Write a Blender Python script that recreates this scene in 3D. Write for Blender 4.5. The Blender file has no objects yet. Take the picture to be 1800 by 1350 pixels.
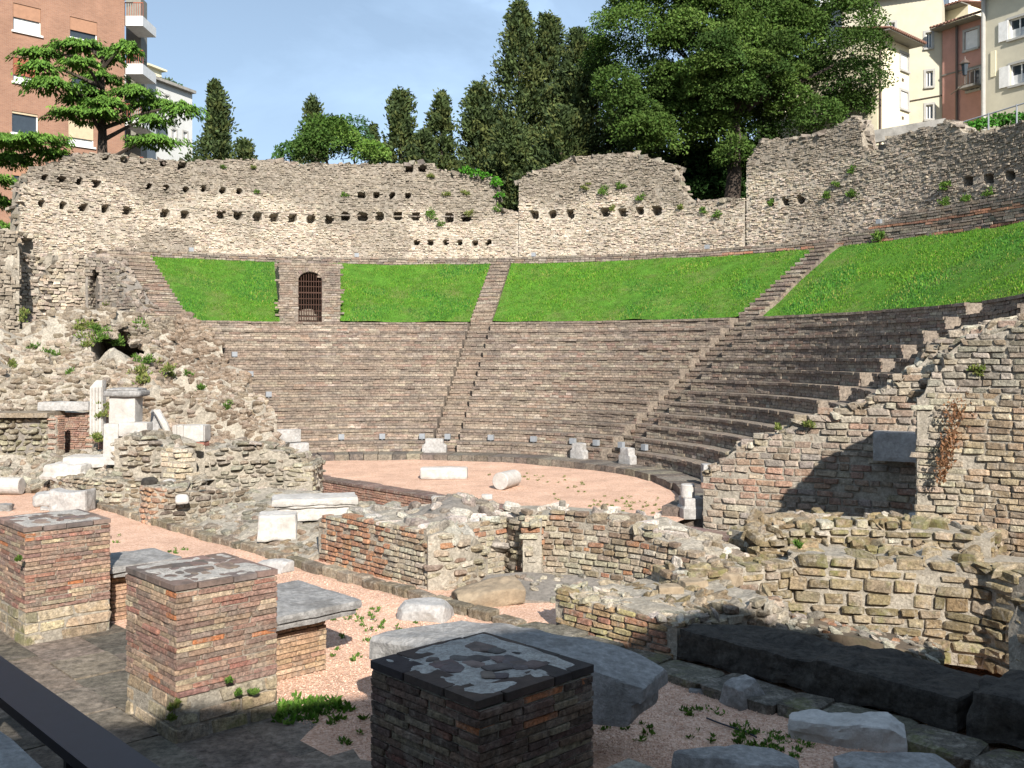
import bpy, math, random
import numpy as np
from mathutils import Matrix, Vector

# ------------------------------------------------------------------ camera, sky, sun
SC = bpy.context.scene
COL = SC.collection
RNG = np.random.default_rng(7)
random.seed(7)
F, CX, HY, CH = 1750.0, 900.0, 625.0, 3.9          # focal length in photo pixels, principal column, horizon row, eye height

cam_d = bpy.data.cameras.new('camera')
cam = bpy.data.objects.new('camera', cam_d); COL.objects.link(cam)
cam.location = (0, 0, CH); cam.rotation_euler = (math.pi / 2, 0, 0)
cam_d.sensor_width = 36; cam_d.lens = 36 * F / 1800; cam_d.shift_y = -50 / 1800
cam_d.clip_start = 0.1; cam_d.clip_end = 3000
SC.camera = cam

SUN_B, SUN_E = math.radians(166), math.radians(31)    # bearing clockwise from +y, elevation
to_sun = Vector((math.sin(SUN_B) * math.cos(SUN_E), math.cos(SUN_B) * math.cos(SUN_E), math.sin(SUN_E)))
sun_d = bpy.data.lights.new('sun', 'SUN'); sun_d.energy = 5.0; sun_d.angle = math.radians(0.53); sun_d.color = (1, 0.945, 0.875)
sun = bpy.data.objects.new('sun', sun_d); COL.objects.link(sun)
sun.rotation_euler = (-to_sun).to_track_quat('-Z', 'Y').to_euler()

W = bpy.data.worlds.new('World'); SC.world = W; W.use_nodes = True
nt = W.node_tree; nt.nodes.clear()
def N(tree, t, **kw):
    n = tree.nodes.new(t)
    for k, v in kw.items():
        if k.startswith('i_'): n.inputs[k[2:].replace('_', ' ')].default_value = v
        else: setattr(n, k, v)
    return n
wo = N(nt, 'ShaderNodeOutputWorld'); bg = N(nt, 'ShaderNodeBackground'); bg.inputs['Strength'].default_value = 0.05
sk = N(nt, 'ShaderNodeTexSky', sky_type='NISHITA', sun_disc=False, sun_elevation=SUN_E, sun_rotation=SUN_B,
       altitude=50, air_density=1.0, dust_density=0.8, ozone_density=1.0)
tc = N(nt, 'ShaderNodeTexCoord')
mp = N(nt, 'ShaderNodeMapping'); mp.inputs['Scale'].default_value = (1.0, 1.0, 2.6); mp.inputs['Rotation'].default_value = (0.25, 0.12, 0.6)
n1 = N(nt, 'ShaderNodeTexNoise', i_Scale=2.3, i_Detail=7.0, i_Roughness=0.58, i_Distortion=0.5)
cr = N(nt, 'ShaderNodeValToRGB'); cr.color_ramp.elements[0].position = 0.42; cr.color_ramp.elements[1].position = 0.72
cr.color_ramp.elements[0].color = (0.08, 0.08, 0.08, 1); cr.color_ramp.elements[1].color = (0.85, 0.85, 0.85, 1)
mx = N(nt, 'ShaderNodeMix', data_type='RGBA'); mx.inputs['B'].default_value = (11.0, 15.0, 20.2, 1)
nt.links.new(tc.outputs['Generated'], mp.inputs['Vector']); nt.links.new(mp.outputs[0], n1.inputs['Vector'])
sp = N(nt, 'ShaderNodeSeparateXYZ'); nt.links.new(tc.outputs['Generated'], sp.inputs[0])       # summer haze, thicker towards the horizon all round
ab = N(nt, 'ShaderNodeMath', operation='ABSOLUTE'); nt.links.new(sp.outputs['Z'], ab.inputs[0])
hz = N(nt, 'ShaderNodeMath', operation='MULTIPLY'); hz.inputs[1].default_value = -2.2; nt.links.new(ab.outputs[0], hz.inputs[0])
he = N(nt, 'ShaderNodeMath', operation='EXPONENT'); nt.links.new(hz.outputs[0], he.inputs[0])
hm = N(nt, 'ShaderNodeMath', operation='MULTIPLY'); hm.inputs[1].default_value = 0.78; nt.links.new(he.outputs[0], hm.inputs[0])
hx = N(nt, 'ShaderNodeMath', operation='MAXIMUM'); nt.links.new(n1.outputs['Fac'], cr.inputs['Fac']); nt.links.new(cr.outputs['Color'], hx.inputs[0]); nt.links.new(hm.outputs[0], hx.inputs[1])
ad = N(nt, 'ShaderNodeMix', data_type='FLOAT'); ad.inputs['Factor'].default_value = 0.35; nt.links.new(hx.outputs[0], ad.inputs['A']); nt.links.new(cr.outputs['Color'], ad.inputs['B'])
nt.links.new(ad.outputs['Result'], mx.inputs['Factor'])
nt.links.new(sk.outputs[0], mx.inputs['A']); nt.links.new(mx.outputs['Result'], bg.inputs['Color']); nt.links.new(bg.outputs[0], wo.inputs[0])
SC.view_settings.view_transform = 'Standard'; SC.view_settings.look = 'None'
SC.view_settings.exposure = 0.82; SC.view_settings.gamma = 1.0
SC.cycles.max_bounces = 6; SC.cycles.diffuse_bounces = 3; SC.cycles.use_denoising = True

# ------------------------------------------------------------------ where things stand
def P(px, py, D):      # a point seen at photo pixel (px, py), D metres away
    return np.array([(px - CX) / F * D, D, CH + (HY - py) / F * D])
def G(px, py, z=0.0):  # the point of level z seen there
    D = (CH - z) * F / (py - HY)
    return np.array([(px - CX) / F * D, D, z])
def pix(p):
    p = np.asarray(p); return CX + p[..., 0] / p[..., 1] * F, HY - (p[..., 2] - CH) / p[..., 1] * F
AX = np.array([-0.687, 0.727]); BX = np.array([0.727, 0.687])      # along the stage, across it towards the seats
O0 = np.array([-0.22, 6.65])
def L(a, b, z=0.0):
    q = O0 + a * AX + b * BX; return np.array([q[0], q[1], z])
CC = np.array([-4.2, 28.3])                                         # centre of the orchestra
def C(R, deg, z=0.0):
    t = math.radians(deg); return np.array([CC[0] + R * math.sin(t), CC[1] + R * math.cos(t), z])

# ------------------------------------------------------------------ noise
def _h(ix, iy, iz, s):
    n = (ix * 374761393 + iy * 668265263 + iz * 2147483647 + s * 974711) & 0xFFFFFFFF
    n = ((n ^ (n >> 13)) * 1274126177) & 0xFFFFFFFF
    return ((n ^ (n >> 16)) & 0xFFFF) / 65535.0
def vnoise(p, scale=1.0, seed=0):
    q = np.asarray(p, float) * scale; i = np.floor(q).astype(np.int64); f = q - i; f = f * f * (3 - 2 * f); r = 0
    for dx in (0, 1):
        for dy in (0, 1):
            for dz in (0, 1):
                w = (f[..., 0] if dx else 1 - f[..., 0]) * (f[..., 1] if dy else 1 - f[..., 1]) * (f[..., 2] if dz else 1 - f[..., 2])
                r = r + w * _h(i[..., 0] + dx, i[..., 1] + dy, i[..., 2] + dz, seed)
    return r * 2 - 1
def fbm(p, scale, seed=0, oct=3):
    r = 0; a = 1.0
    for k in range(oct): r = r + a * vnoise(p, scale * 2 ** k, seed + k); a *= 0.5
    return r
def sstep(a, b, x): t = np.clip((x - a) / (b - a), 0, 1); return t * t * (3 - 2 * t)

# ------------------------------------------------------------------ objects
ROOTLOC = {}
def link(o, parent=None):
    COL.objects.link(o)
    if parent is not None:
        o.parent = parent
        o.matrix_parent_inverse = Matrix.Translation(Vector(ROOTLOC.get(parent.name, (0, 0, 0)))).inverted()
    return o
def tag(o, label=None, cat=None, group=None, kind=None):
    for k, v in (('label', label), ('category', cat), ('group', group), ('kind', kind)):
        if v: o[k] = v
    return o
def thing(name, label, cat, loc=(0, 0, 0), group=None):
    o = bpy.data.objects.new(name, None); o.empty_display_size = 0.2; COL.objects.link(o)
    o.location = [float(v) for v in loc]; ROOTLOC[o.name] = tuple(float(v) for v in loc)
    return tag(o, label, cat, group, 'thing')

class MB:
    """collects faces; build() links them as one mesh object"""
    def __init__(s): s.v = []; s.f = []; s.n = 0; s.c = []
    def add(s, V, Fs, col=None):          # Fs: list of index arrays (n,k); col (3,) or per-face list matching Fs
        V = np.asarray(V, float).reshape(-1, 3)
        for k, f in enumerate(Fs):
            f = np.asarray(f, np.int64)
            if f.size == 0: continue
            s.f.append(f + s.n)
            c = col[k] if isinstance(col, list) else col
            if c is None: c = (1, 1, 1)
            c = np.asarray(c, float)
            s.c.append(np.broadcast_to(c, (len(f), 3)))
        s.v.append(V); s.n += len(V); return s
    def quad(s, a, b, c, d, col=None): return s.add([a, b, c, d], [[[0, 1, 2, 3]]], col)
    def box(s, c, h, ax=None, col=None):  # centre, half sizes, axes rows
        c = np.asarray(c, float); h = np.asarray(h, float); ax = np.eye(3) if ax is None else np.asarray(ax, float)
        V = c + (BOXV * h) @ ax
        return s.add(V, [BOXF], col)
    def tube(s, pts, r, n=6, col=None, cap=True):
        pts = np.asarray(pts, float); m = len(pts); r = np.broadcast_to(np.asarray(r, float), (m,))
        V = []; 
        for i in range(m):
            t = pts[min(i + 1, m - 1)] - pts[max(i - 1, 0)]; t /= np.linalg.norm(t) + 1e-9
            u = np.cross(t, (0, 0, 1.0)) if abs(t[2]) < 0.9 else np.cross(t, (1.0, 0, 0)); u /= np.linalg.norm(u); w = np.cross(t, u)
            a = np.arange(n) * 2 * math.pi / n
            V.append(pts[i] + r[i] * (np.cos(a)[:, None] * u + np.sin(a)[:, None] * w))
        V = np.concatenate(V); k = np.arange(n); Fq = []
        for i in range(m - 1): Fq.append(np.stack([i * n + k, i * n + (k + 1) % n, (i + 1) * n + (k + 1) % n, (i + 1) * n + k], 1))
        s.add(V, [np.concatenate(Fq)], col)
        if cap: s.add(V[:n][::-1], [[list(range(n))]], col); s.add(V[-n:], [[list(range(n))]], col)
        return s
    def build(s, name, mat, parent=None, smooth=False, kind=None):
        me = mesh(name, s.v, s.f, s.c, smooth); me.materials.append(mat)
        o = bpy.data.objects.new(name, me); link(o, parent)
        if kind: o['kind'] = kind
        return o
BOXV = np.array([[-1, -1, -1], [1, -1, -1], [1, 1, -1], [-1, 1, -1], [-1, -1, 1], [1, -1, 1], [1, 1, 1], [-1, 1, 1]], float)
BOXF = np.array([[0, 3, 2, 1], [4, 5, 6, 7], [0, 1, 5, 4], [1, 2, 6, 5], [2, 3, 7, 6], [3, 0, 4, 7]])
def mesh(name, vs, fs, cs, smooth=False):
    me = bpy.data.meshes.new(name)
    V = np.concatenate(vs).astype(np.float32)
    me.vertices.add(len(V)); me.vertices.foreach_set('co', V.ravel())
    loops = np.concatenate([f.ravel() for f in fs]); tot = np.concatenate([np.full(len(f), f.shape[1]) for f in fs])
    start = np.concatenate([[0], np.cumsum(tot)[:-1]])
    me.loops.add(len(loops)); me.loops.foreach_set('vertex_index', loops.astype(np.int32))
    me.polygons.add(len(tot)); me.polygons.foreach_set('loop_start', start.astype(np.int32)); me.polygons.foreach_set('loop_total', tot.astype(np.int32))
    me.polygons.foreach_set('use_smooth', np.full(len(tot), bool(smooth)))
    cc = np.repeat(np.concatenate(cs), tot, axis=0); cc = np.concatenate([cc, np.ones((len(cc), 1))], 1).astype(np.float32)
    at = me.color_attributes.new('tint', 'FLOAT_COLOR', 'CORNER'); at.data.foreach_set('color', cc.ravel())
    me.update(calc_edges=True); me.validate()
    return me

# ------------------------------------------------------------------ materials
def principled(name, rough=0.9, spec=0.25):
    m = bpy.data.materials.new(name); m.use_nodes = True; t = m.node_tree; b = t.nodes['Principled BSDF']
    b.inputs['Roughness'].default_value = rough; b.inputs['Specular IOR Level'].default_value = spec
    return m, t, b
def rock(name, src='attr', color=(1, 1, 1), scale=6.0, lo=0.62, hi=1.25, stain=(0.11, 0.10, 0.085), stain_amt=0.35, stain_scale=0.7,
         bump=0.5, bump_scale=30.0, rough=0.92, spec=0.2, moss=0.0, smear=0.0, smear_col=(0.44, 0.39, 0.32), smear_scale=4.5, pit=0.42):
    m, t, b = principled(name, rough, spec); Lk = t.links.new
    geo = N(t, 'ShaderNodeNewGeometry')
    if src == 'attr': s = N(t, 'ShaderNodeAttribute', attribute_name='tint'); base = s.outputs['Color']
    elif src == 'obj': s = N(t, 'ShaderNodeObjectInfo'); base = s.outputs['Color']
    else: s = N(t, 'ShaderNodeRGB'); s.outputs[0].default_value = (*color, 1); base = s.outputs[0]
    n = N(t, 'ShaderNodeTexNoise', i_Scale=scale, i_Detail=6.0, i_Roughness=0.65); Lk(geo.outputs['Position'], n.inputs['Vector'])
    mr = N(t, 'ShaderNodeMapRange'); mr.inputs['From Min'].default_value = 0.28; mr.inputs['From Max'].default_value = 0.72
    mr.inputs['To Min'].default_value = lo; mr.inputs['To Max'].default_value = hi; Lk(n.outputs['Fac'], mr.inputs['Value'])
    mu = N(t, 'ShaderNodeVectorMath', operation='SCALE'); Lk(base, mu.inputs[0]); Lk(mr.outputs[0], mu.inputs['Scale'])
    n2 = N(t, 'ShaderNodeTexNoise', i_Scale=stain_scale, i_Detail=8.0, i_Roughness=0.7); Lk(geo.outputs['Position'], n2.inputs['Vector'])
    r2 = N(t, 'ShaderNodeMapRange'); r2.inputs['From Min'].default_value = 0.48; r2.inputs['From Max'].default_value = 0.68
    r2.inputs['To Max'].default_value = stain_amt; Lk(n2.outputs['Fac'], r2.inputs['Value'])
    m2 = N(t, 'ShaderNodeMix', data_type='RGBA'); Lk(r2.outputs[0], m2.inputs['Factor']); Lk(mu.outputs[0], m2.inputs['A']); m2.inputs['B'].default_value = (*stain, 1)
    out = m2.outputs['Result']
    if smear > 0:      # lime mortar smeared over the stones, and dark pits
        n4 = N(t, 'ShaderNodeTexNoise', i_Scale=smear_scale, i_Detail=10.0, i_Roughness=0.72, i_Distortion=0.6); Lk(geo.outputs['Position'], n4.inputs['Vector'])
        r4 = N(t, 'ShaderNodeMapRange'); r4.inputs['From Min'].default_value = 0.50; r4.inputs['From Max'].default_value = 0.62; r4.inputs['To Max'].default_value = smear; Lk(n4.outputs['Fac'], r4.inputs['Value'])
        m4 = N(t, 'ShaderNodeMix', data_type='RGBA'); Lk(r4.outputs[0], m4.inputs['Factor']); Lk(out, m4.inputs['A']); m4.inputs['B'].default_value = (*smear_col, 1)
        n5 = N(t, 'ShaderNodeTexNoise', i_Scale=smear_scale * 5, i_Detail=8.0, i_Roughness=0.8); Lk(geo.outputs['Position'], n5.inputs['Vector'])
        r5 = N(t, 'ShaderNodeMapRange'); r5.inputs['From Min'].default_value = 0.36; r5.inputs['From Max'].default_value = 0.60; r5.inputs['To Min'].default_value = pit; r5.inputs['To Max'].default_value = 1.12; Lk(n5.outputs['Fac'], r5.inputs['Value'])
        m5 = N(t, 'ShaderNodeVectorMath', operation='SCALE'); Lk(m4.outputs['Result'], m5.inputs[0]); Lk(r5.outputs[0], m5.inputs['Scale']); out = m5.outputs[0]
    if moss > 0:
        n3 = N(t, 'ShaderNodeTexNoise', i_Scale=1.3, i_Detail=7.0, i_Roughness=0.75); Lk(geo.outputs['Position'], n3.inputs['Vector'])
        r3 = N(t, 'ShaderNodeMapRange'); r3.inputs['From Min'].default_value = 0.52; r3.inputs['From Max'].default_value = 0.66
        r3.inputs['To Max'].default_value = moss; Lk(n3.outputs['Fac'], r3.inputs['Value'])
        m3 = N(t, 'ShaderNodeMix', data_type='RGBA'); Lk(r3.outputs[0], m3.inputs['Factor']); Lk(out, m3.inputs['A']); m3.inputs['B'].default_value = (0.16, 0.17, 0.05, 1)
        out = m3.outputs['Result']
    Lk(out, b.inputs['Base Color'])
    nb = N(t, 'ShaderNodeTexNoise', i_Scale=bump_scale, i_Detail=5.0, i_Roughness=0.7); Lk(geo.outputs['Position'], nb.inputs['Vector'])
    bp = N(t, 'ShaderNodeBump', i_Strength=bump, i_Distance=0.03); Lk(nb.outputs['Fac'], bp.inputs['Height']); Lk(bp.outputs[0], b.inputs['Normal'])
    return m
def plain(name, col, rough=0.7, spec=0.3, metal=0.0, noise=0.12, nscale=4.0):
    m, t, b = principled(name, rough, spec); b.inputs['Metallic'].default_value = metal
    geo = N(t, 'ShaderNodeNewGeometry'); n = N(t, 'ShaderNodeTexNoise', i_Scale=nscale, i_Detail=6.0, i_Roughness=0.65); t.links.new(geo.outputs['Position'], n.inputs['Vector'])
    mr = N(t, 'ShaderNodeMapRange'); mr.inputs['From Min'].default_value = 0.3; mr.inputs['From Max'].default_value = 0.7
    mr.inputs['To Min'].default_value = 1 - noise; mr.inputs['To Max'].default_value = 1 + noise; t.links.new(n.outputs['Fac'], mr.inputs['Value'])
    mu = N(t, 'ShaderNodeVectorMath', operation='SCALE'); mu.inputs[0].default_value = col; t.links.new(mr.outputs[0], mu.inputs['Scale'])
    t.links.new(mu.outputs[0], b.inputs['Base Color']); return m
def leafmat(name, trans=0.25):
    m, t, b = principled(name, 0.8, 0.06)
    s = N(t, 'ShaderNodeAttribute', attribute_name='tint'); t.links.new(s.outputs['Color'], b.inputs['Base Color'])
    tr = N(t, 'ShaderNodeBsdfTranslucent'); mu = N(t, 'ShaderNodeVectorMath', operation='MULTIPLY'); mu.inputs[1].default_value = (1.0, 1.25, 0.45)
    t.links.new(s.outputs['Color'], mu.inputs[0]); t.links.new(mu.outputs[0], tr.inputs['Color'])
    ms = N(t, 'ShaderNodeMixShader'); ms.inputs[0].default_value = trans; t.links.new(b.outputs[0], ms.inputs[1]); t.links.new(tr.outputs[0], ms.inputs[2])
    t.links.new(ms.outputs[0], t.nodes['Material Output'].inputs['Surface']); return m

M = dict(
    rub=rock('rubble_masonry', 'attr', scale=9, stain_amt=0.3, bump=1.0, smear=0.45),
    rubo=rock('rubble_stone', 'obj', scale=11, stain_amt=0.35, stain_scale=2.0, bump=1.0, bump_scale=26, smear=0.5),
    mossy=rock('mossy_rubble', 'attr', scale=11, stain_amt=0.25, stain_scale=2.0, bump=1.0, moss=0.55, smear=0.5),
    mossyo=rock('mossy_stone', 'obj', scale=13, stain_amt=0.3, stain_scale=3, bump=1.0, bump_scale=24, moss=0.65, smear=0.5),
    brick=rock('old_brickwork', 'attr', scale=14, stain_amt=0.35, stain_scale=1.6, bump=0.8, bump_scale=30, smear=0.45, smear_scale=6),
    bricko=rock('old_brick', 'obj', scale=16, lo=0.6, hi=1.3, stain_amt=0.4, stain_scale=3, bump=0.9, bump_scale=35, smear=0.42, smear_scale=6, smear_col=(0.40, 0.33, 0.265)),
    mortar=rock('lime_mortar', 'rgb', (0.41, 0.365, 0.295), scale=18, stain_amt=0.4, stain_scale=2, bump=1.0, bump_scale=30, smear=0.5, smear_col=(0.30, 0.265, 0.205), smear_scale=2.5, pit=0.6),
    cap_mortar=rock('pale_pier_mortar', 'rgb', (0.47, 0.44, 0.395), scale=18, lo=0.7, stain=(0.2, 0.18, 0.16), stain_amt=0.6, stain_scale=6, smear=0.5, smear_col=(0.27, 0.235, 0.2), smear_scale=8, pit=0.6, bump=0.9, bump_scale=30),
    dkmortar=rock('grey_core_mortar', 'rgb', (0.24, 0.215, 0.185), scale=14, stain_amt=0.5, stain_scale=1.5, bump=0.9, bump_scale=30),
    seat=rock('seat_masonry', 'attr', scale=7, lo=0.6, hi=1.3, stain=(0.12, 0.10, 0.09), stain_amt=0.6, stain_scale=0.55, bump=0.7, smear=0.3, smear_scale=3, smear_col=(0.36, 0.285, 0.21)),
    marble=rock('weathered_marble', 'rgb', (0.40, 0.385, 0.365), scale=12, lo=0.7, hi=1.15, smear=0.5, smear_col=(0.27, 0.25, 0.22), smear_scale=2.0, pit=0.8, stain=(0.18, 0.17, 0.155), stain_amt=0.7, stain_scale=2.2, bump=0.6, bump_scale=22, rough=0.75),
    wmarble=rock('white_marble', 'rgb', (0.47, 0.445, 0.41), scale=12, lo=0.8, hi=1.1, smear=0.4, smear_col=(0.36, 0.33, 0.29), smear_scale=2.0, pit=0.82, stain=(0.26, 0.24, 0.21), stain_amt=0.65, stain_scale=2.5, bump=0.5, bump_scale=22, rough=0.7),
    gmarble=rock('grey_marble', 'rgb', (0.30, 0.29, 0.275), scale=14, lo=0.65, hi=1.25, smear=0.55, smear_col=(0.17, 0.16, 0.145), smear_scale=2.5, pit=0.75, stain=(0.13, 0.125, 0.12), stain_amt=0.8, stain_scale=2.5, bump=0.9, bump_scale=18, rough=0.85),
    dark=rock('dark_sandstone', 'rgb', (0.06, 0.053, 0.045), scale=7, lo=0.6, hi=1.4, stain=(0.03, 0.027, 0.024), stain_amt=0.6, stain_scale=1.5, bump=1.0, bump_scale=14, smear=0.4, smear_col=(0.09, 0.08, 0.065), smear_scale=2.5),
    pave=rock('paving_sandstone', 'obj', scale=6, lo=0.6, hi=1.35, stain=(0.05, 0.045, 0.038), stain_amt=0.6, stain_scale=1.4, bump=0.9, bump_scale=14, smear=0.45, smear_col=(0.24, 0.20, 0.165), smear_scale=2.2),
    tile=rock('pier_cap_tile', 'obj', scale=9, lo=0.7, hi=1.3, stain=(0.05, 0.045, 0.04), stain_amt=0.6, stain_scale=4, bump=0.4, bump_scale=30),
    leaf=leafmat('foliage', 0.18), needle=leafmat('conifer_needles', 0.12), bark=rock('bark', 'rgb', (0.06, 0.045, 0.035), scale=8, bump=0.9, bump_scale=14),
    grass=leafmat('grass_blades', 0.35),
    soil=rock('turf_soil', 'rgb', (0.06, 0.15, 0.015), scale=2.2, lo=0.6, hi=1.5, stain=(0.16, 0.13, 0.06), stain_amt=0.5, stain_scale=0.6, bump=1.0, bump_scale=18),
    earth=rock('bare_earth', 'rgb', (0.13, 0.10, 0.07), scale=1.2, stain=(0.03, 0.06, 0.015), stain_amt=0.8, stain_scale=0.35, bump=0.8, bump_scale=8),
    iron=plain('rusty_iron', (0.06, 0.03, 0.02), 0.7, 0.3, 0.4), black=plain('black_painted_steel', (0.010, 0.012, 0.024), 0.45, 0.3, 0.0, 0.2, 9),
    grey=plain('grey_lamp_housing', (0.24, 0.255, 0.27), 0.5), void=plain('dark_interior', (0.012, 0.010, 0.009), 0.95, 0.0),
)
# ------------------------------------------------------------------ stones, bricks and rough blocks
def chamfer_box(seed, ch=0.16, jit=0.06):
    r = np.random.default_rng(seed); V = []; idx = {}
    for sx in (-1, 1):
        for sy in (-1, 1):
            for sz in (-1, 1):
                j = r.uniform(-jit, jit, 3); c = ch * r.uniform(0.6, 1.5)
                for k in range(3):
                    p = np.array([sx, sy, sz], float) * (0.5 - c); p[k] = (sx, sy, sz)[k] * 0.5
                    idx[(sx, sy, sz, k)] = len(V); V.append(p + j)
    V = np.array(V); Q = []; T = []
    for k in range(3):
        o = [i for i in range(3) if i != k]
        for s in (-1, 1):
            q = []
            for (a, b) in ((-1, -1), (1, -1), (1, 1), (-1, 1)):
                c = [0, 0, 0]; c[k] = s; c[o[0]] = a; c[o[1]] = b; q.append(idx[(*c, k)])
            Q.append(q)
    for k in range(3):                       # edge along k: joins the faces of the other two axes
        o = [i for i in range(3) if i != k]
        for a in (-1, 1):
            for b in (-1, 1):
                def g(e, f):
                    c = [0, 0, 0]; c[k] = e; c[o[0]] = a; c[o[1]] = b; return idx[(*c, f)]
                Q.append([g(-1, o[0]), g(1, o[0]), g(1, o[1]), g(-1, o[1])])
    for c in [(x, y, z) for x in (-1, 1) for y in (-1, 1) for z in (-1, 1)]: T.append([idx[(*c, k)] for k in range(3)])
    def orient(Fs):
        out = []
        for f in Fs:
            p = V[f]; n = np.cross(p[1] - p[0], p[2] - p[0])
            out.append(f if n @ p.mean(0) > 0 else f[::-1])
        return np.array(out)
    return V, orient(Q), orient(T)
PROTO = {'stone': [chamfer_box(i, 0.17, 0.10) for i in range(10)], 'brick': [chamfer_box(50 + i, 0.09, 0.03) for i in range(8)],
         'ashlar': [chamfer_box(130 + i, 0.085, 0.05) for i in range(10)], 'flat': [chamfer_box(160 + i, 0.025, 0.008) for i in range(6)], 'thin': [chamfer_box(180 + i, 0.05, 0.02) for i in range(8)],
         'round': [chamfer_box(90 + i, 0.26, 0.08) for i in range(8)]}
def far_box(seed, jit):
    r = np.random.default_rng(seed); return (BOXV * 0.5 + r.uniform(-jit, jit, (8, 3)), BOXF, np.zeros((0, 3), int))
PROTO['far'] = [far_box(i, 0.11) for i in range(12)]; PROTO['farbrick'] = [far_box(40 + i, 0.03) for i in range(8)]
SHARED = {}
def shared(kind, k, mat):
    key = (kind, k, mat.name)
    if key not in SHARED:
        V, Q, T = PROTO[kind][k]; me = mesh(kind + '_piece', [V], [f for f in (Q, T) if len(f)], [np.ones((len(f), 3)) for f in (Q, T) if len(f)])
        me.materials.append(mat); SHARED[key] = me
    return SHARED[key]
class Stones:
    """a list of stones: centre, axes (rows), sizes, colour"""
    def __init__(s): s.p = []; s.a = []; s.d = []; s.c = []
    def add(s, p, a, d, c): s.p.append(np.asarray(p, float)); s.a.append(np.asarray(a, float)); s.d.append(np.asarray(d, float)); s.c.append(np.asarray(c, float))
    def arr(s): return (np.array(s.p).reshape(-1, 3), np.array(s.a).reshape(-1, 3, 3), np.array(s.d).reshape(-1, 3), np.array(s.c).reshape(-1, 3))
    def ext(s, o): s.p += o.p; s.a += o.a; s.d += o.d; s.c += o.c; return s
    def join(s, name, mat, parent, kind='stone', seed=1, sel=None):
        p, a, d, c = s.arr()
        if sel is not None: p, a, d, c = p[sel], a[sel], d[sel], c[sel]
        if len(p) == 0: return None
        r = np.random.default_rng(seed); pr = PROTO[kind]; k = r.integers(0, len(pr), len(p)); mb = MB()
        for i in range(len(pr)):
            m = np.where(k == i)[0]
            if len(m) == 0: continue
            V, Q, T = pr[i]; nv = len(V)
            X = p[m][:, None, :] + np.einsum('vj,nj,njk->nvk', V, d[m], a[m])
            off = (np.arange(len(m)) * nv)[:, None, None]
            Fs = [(f[None] + off).reshape(-1, f.shape[1]) for f in (Q, T) if len(f)]; cs = [np.repeat(c[m], len(f), axis=0) for f in (Q, T) if len(f)]
            mb.add(X.reshape(-1, 3), Fs, cs)
        return mb.build(name, mat, parent, kind='stuff')
    def objects(s, name, mat, parent, kind='stone', seed=1, sel=None):
        p, a, d, c = s.arr(); r = np.random.default_rng(seed); n = len(PROTO[kind])
        inv = Matrix.Translation(Vector(ROOTLOC.get(parent.name, (0, 0, 0)))).inverted()
        for i in (range(len(p)) if sel is None else sel):
            o = bpy.data.objects.new(name, shared(kind, int(r.integers(0, n)), mat))
            m = np.eye(4); m[:3, :3] = (a[i] * d[i][:, None]).T; m[:3, 3] = p[i]
            o.parent = parent; o.matrix_parent_inverse = inv; o.matrix_basis = Matrix(m.tolist()); o.color = (*[float(v) for v in c[i]], 1)
            COL.objects.link(o)
    def split(s, name, mato, matj, parent, kind='stone', most=295, seed=1, rest='rubble'):
        """the pieces that show largest as objects, the rest joined"""
        p, a, d, c = s.arr()
        if len(p) <= most: s.objects(name, mato, parent, kind, seed); return
        x, y = pix(p); size = d[:, 0] * d[:, 2] / np.maximum(p[:, 1], 1) ** 2
        size = np.where((x < -20) | (x > 1820) | (y > 1370) | (y < -20) | (p[:, 1] < 1), 0, size)
        o = np.argsort(-size); s.objects(name, mato, parent, kind, seed, o[:most]); s.join(rest, matj, parent, kind, seed, o[most:])

def pal(cols, r, n=1, var=0.12):
    cols = np.array(cols, float); c = cols[r.integers(0, len(cols), n)] * r.uniform(1 - var, 1 + var, (n, 1)) * r.uniform(0.96, 1.04, (n, 3)); return c if n > 1 else c[0]
def rot(ax, ang, v):
    c, s = math.cos(ang), math.sin(ang); return v * c + np.cross(ax, v) * s + ax * (ax @ v) * (1 - c)
def axes(t, n, r=None, tilt=0.0):
    """rows: along t, along n (outwards), up"""
    t = np.asarray(t, float); n = np.asarray(n, float); up = np.cross(t, n)
    if up[2] < 0: up = -up
    A = np.array([t, n, up])
    if r is not None and tilt > 0:
        for k in range(3): A = np.array([rot(A[k], r.normal(0, tilt), v) for v in A])
    return A

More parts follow.
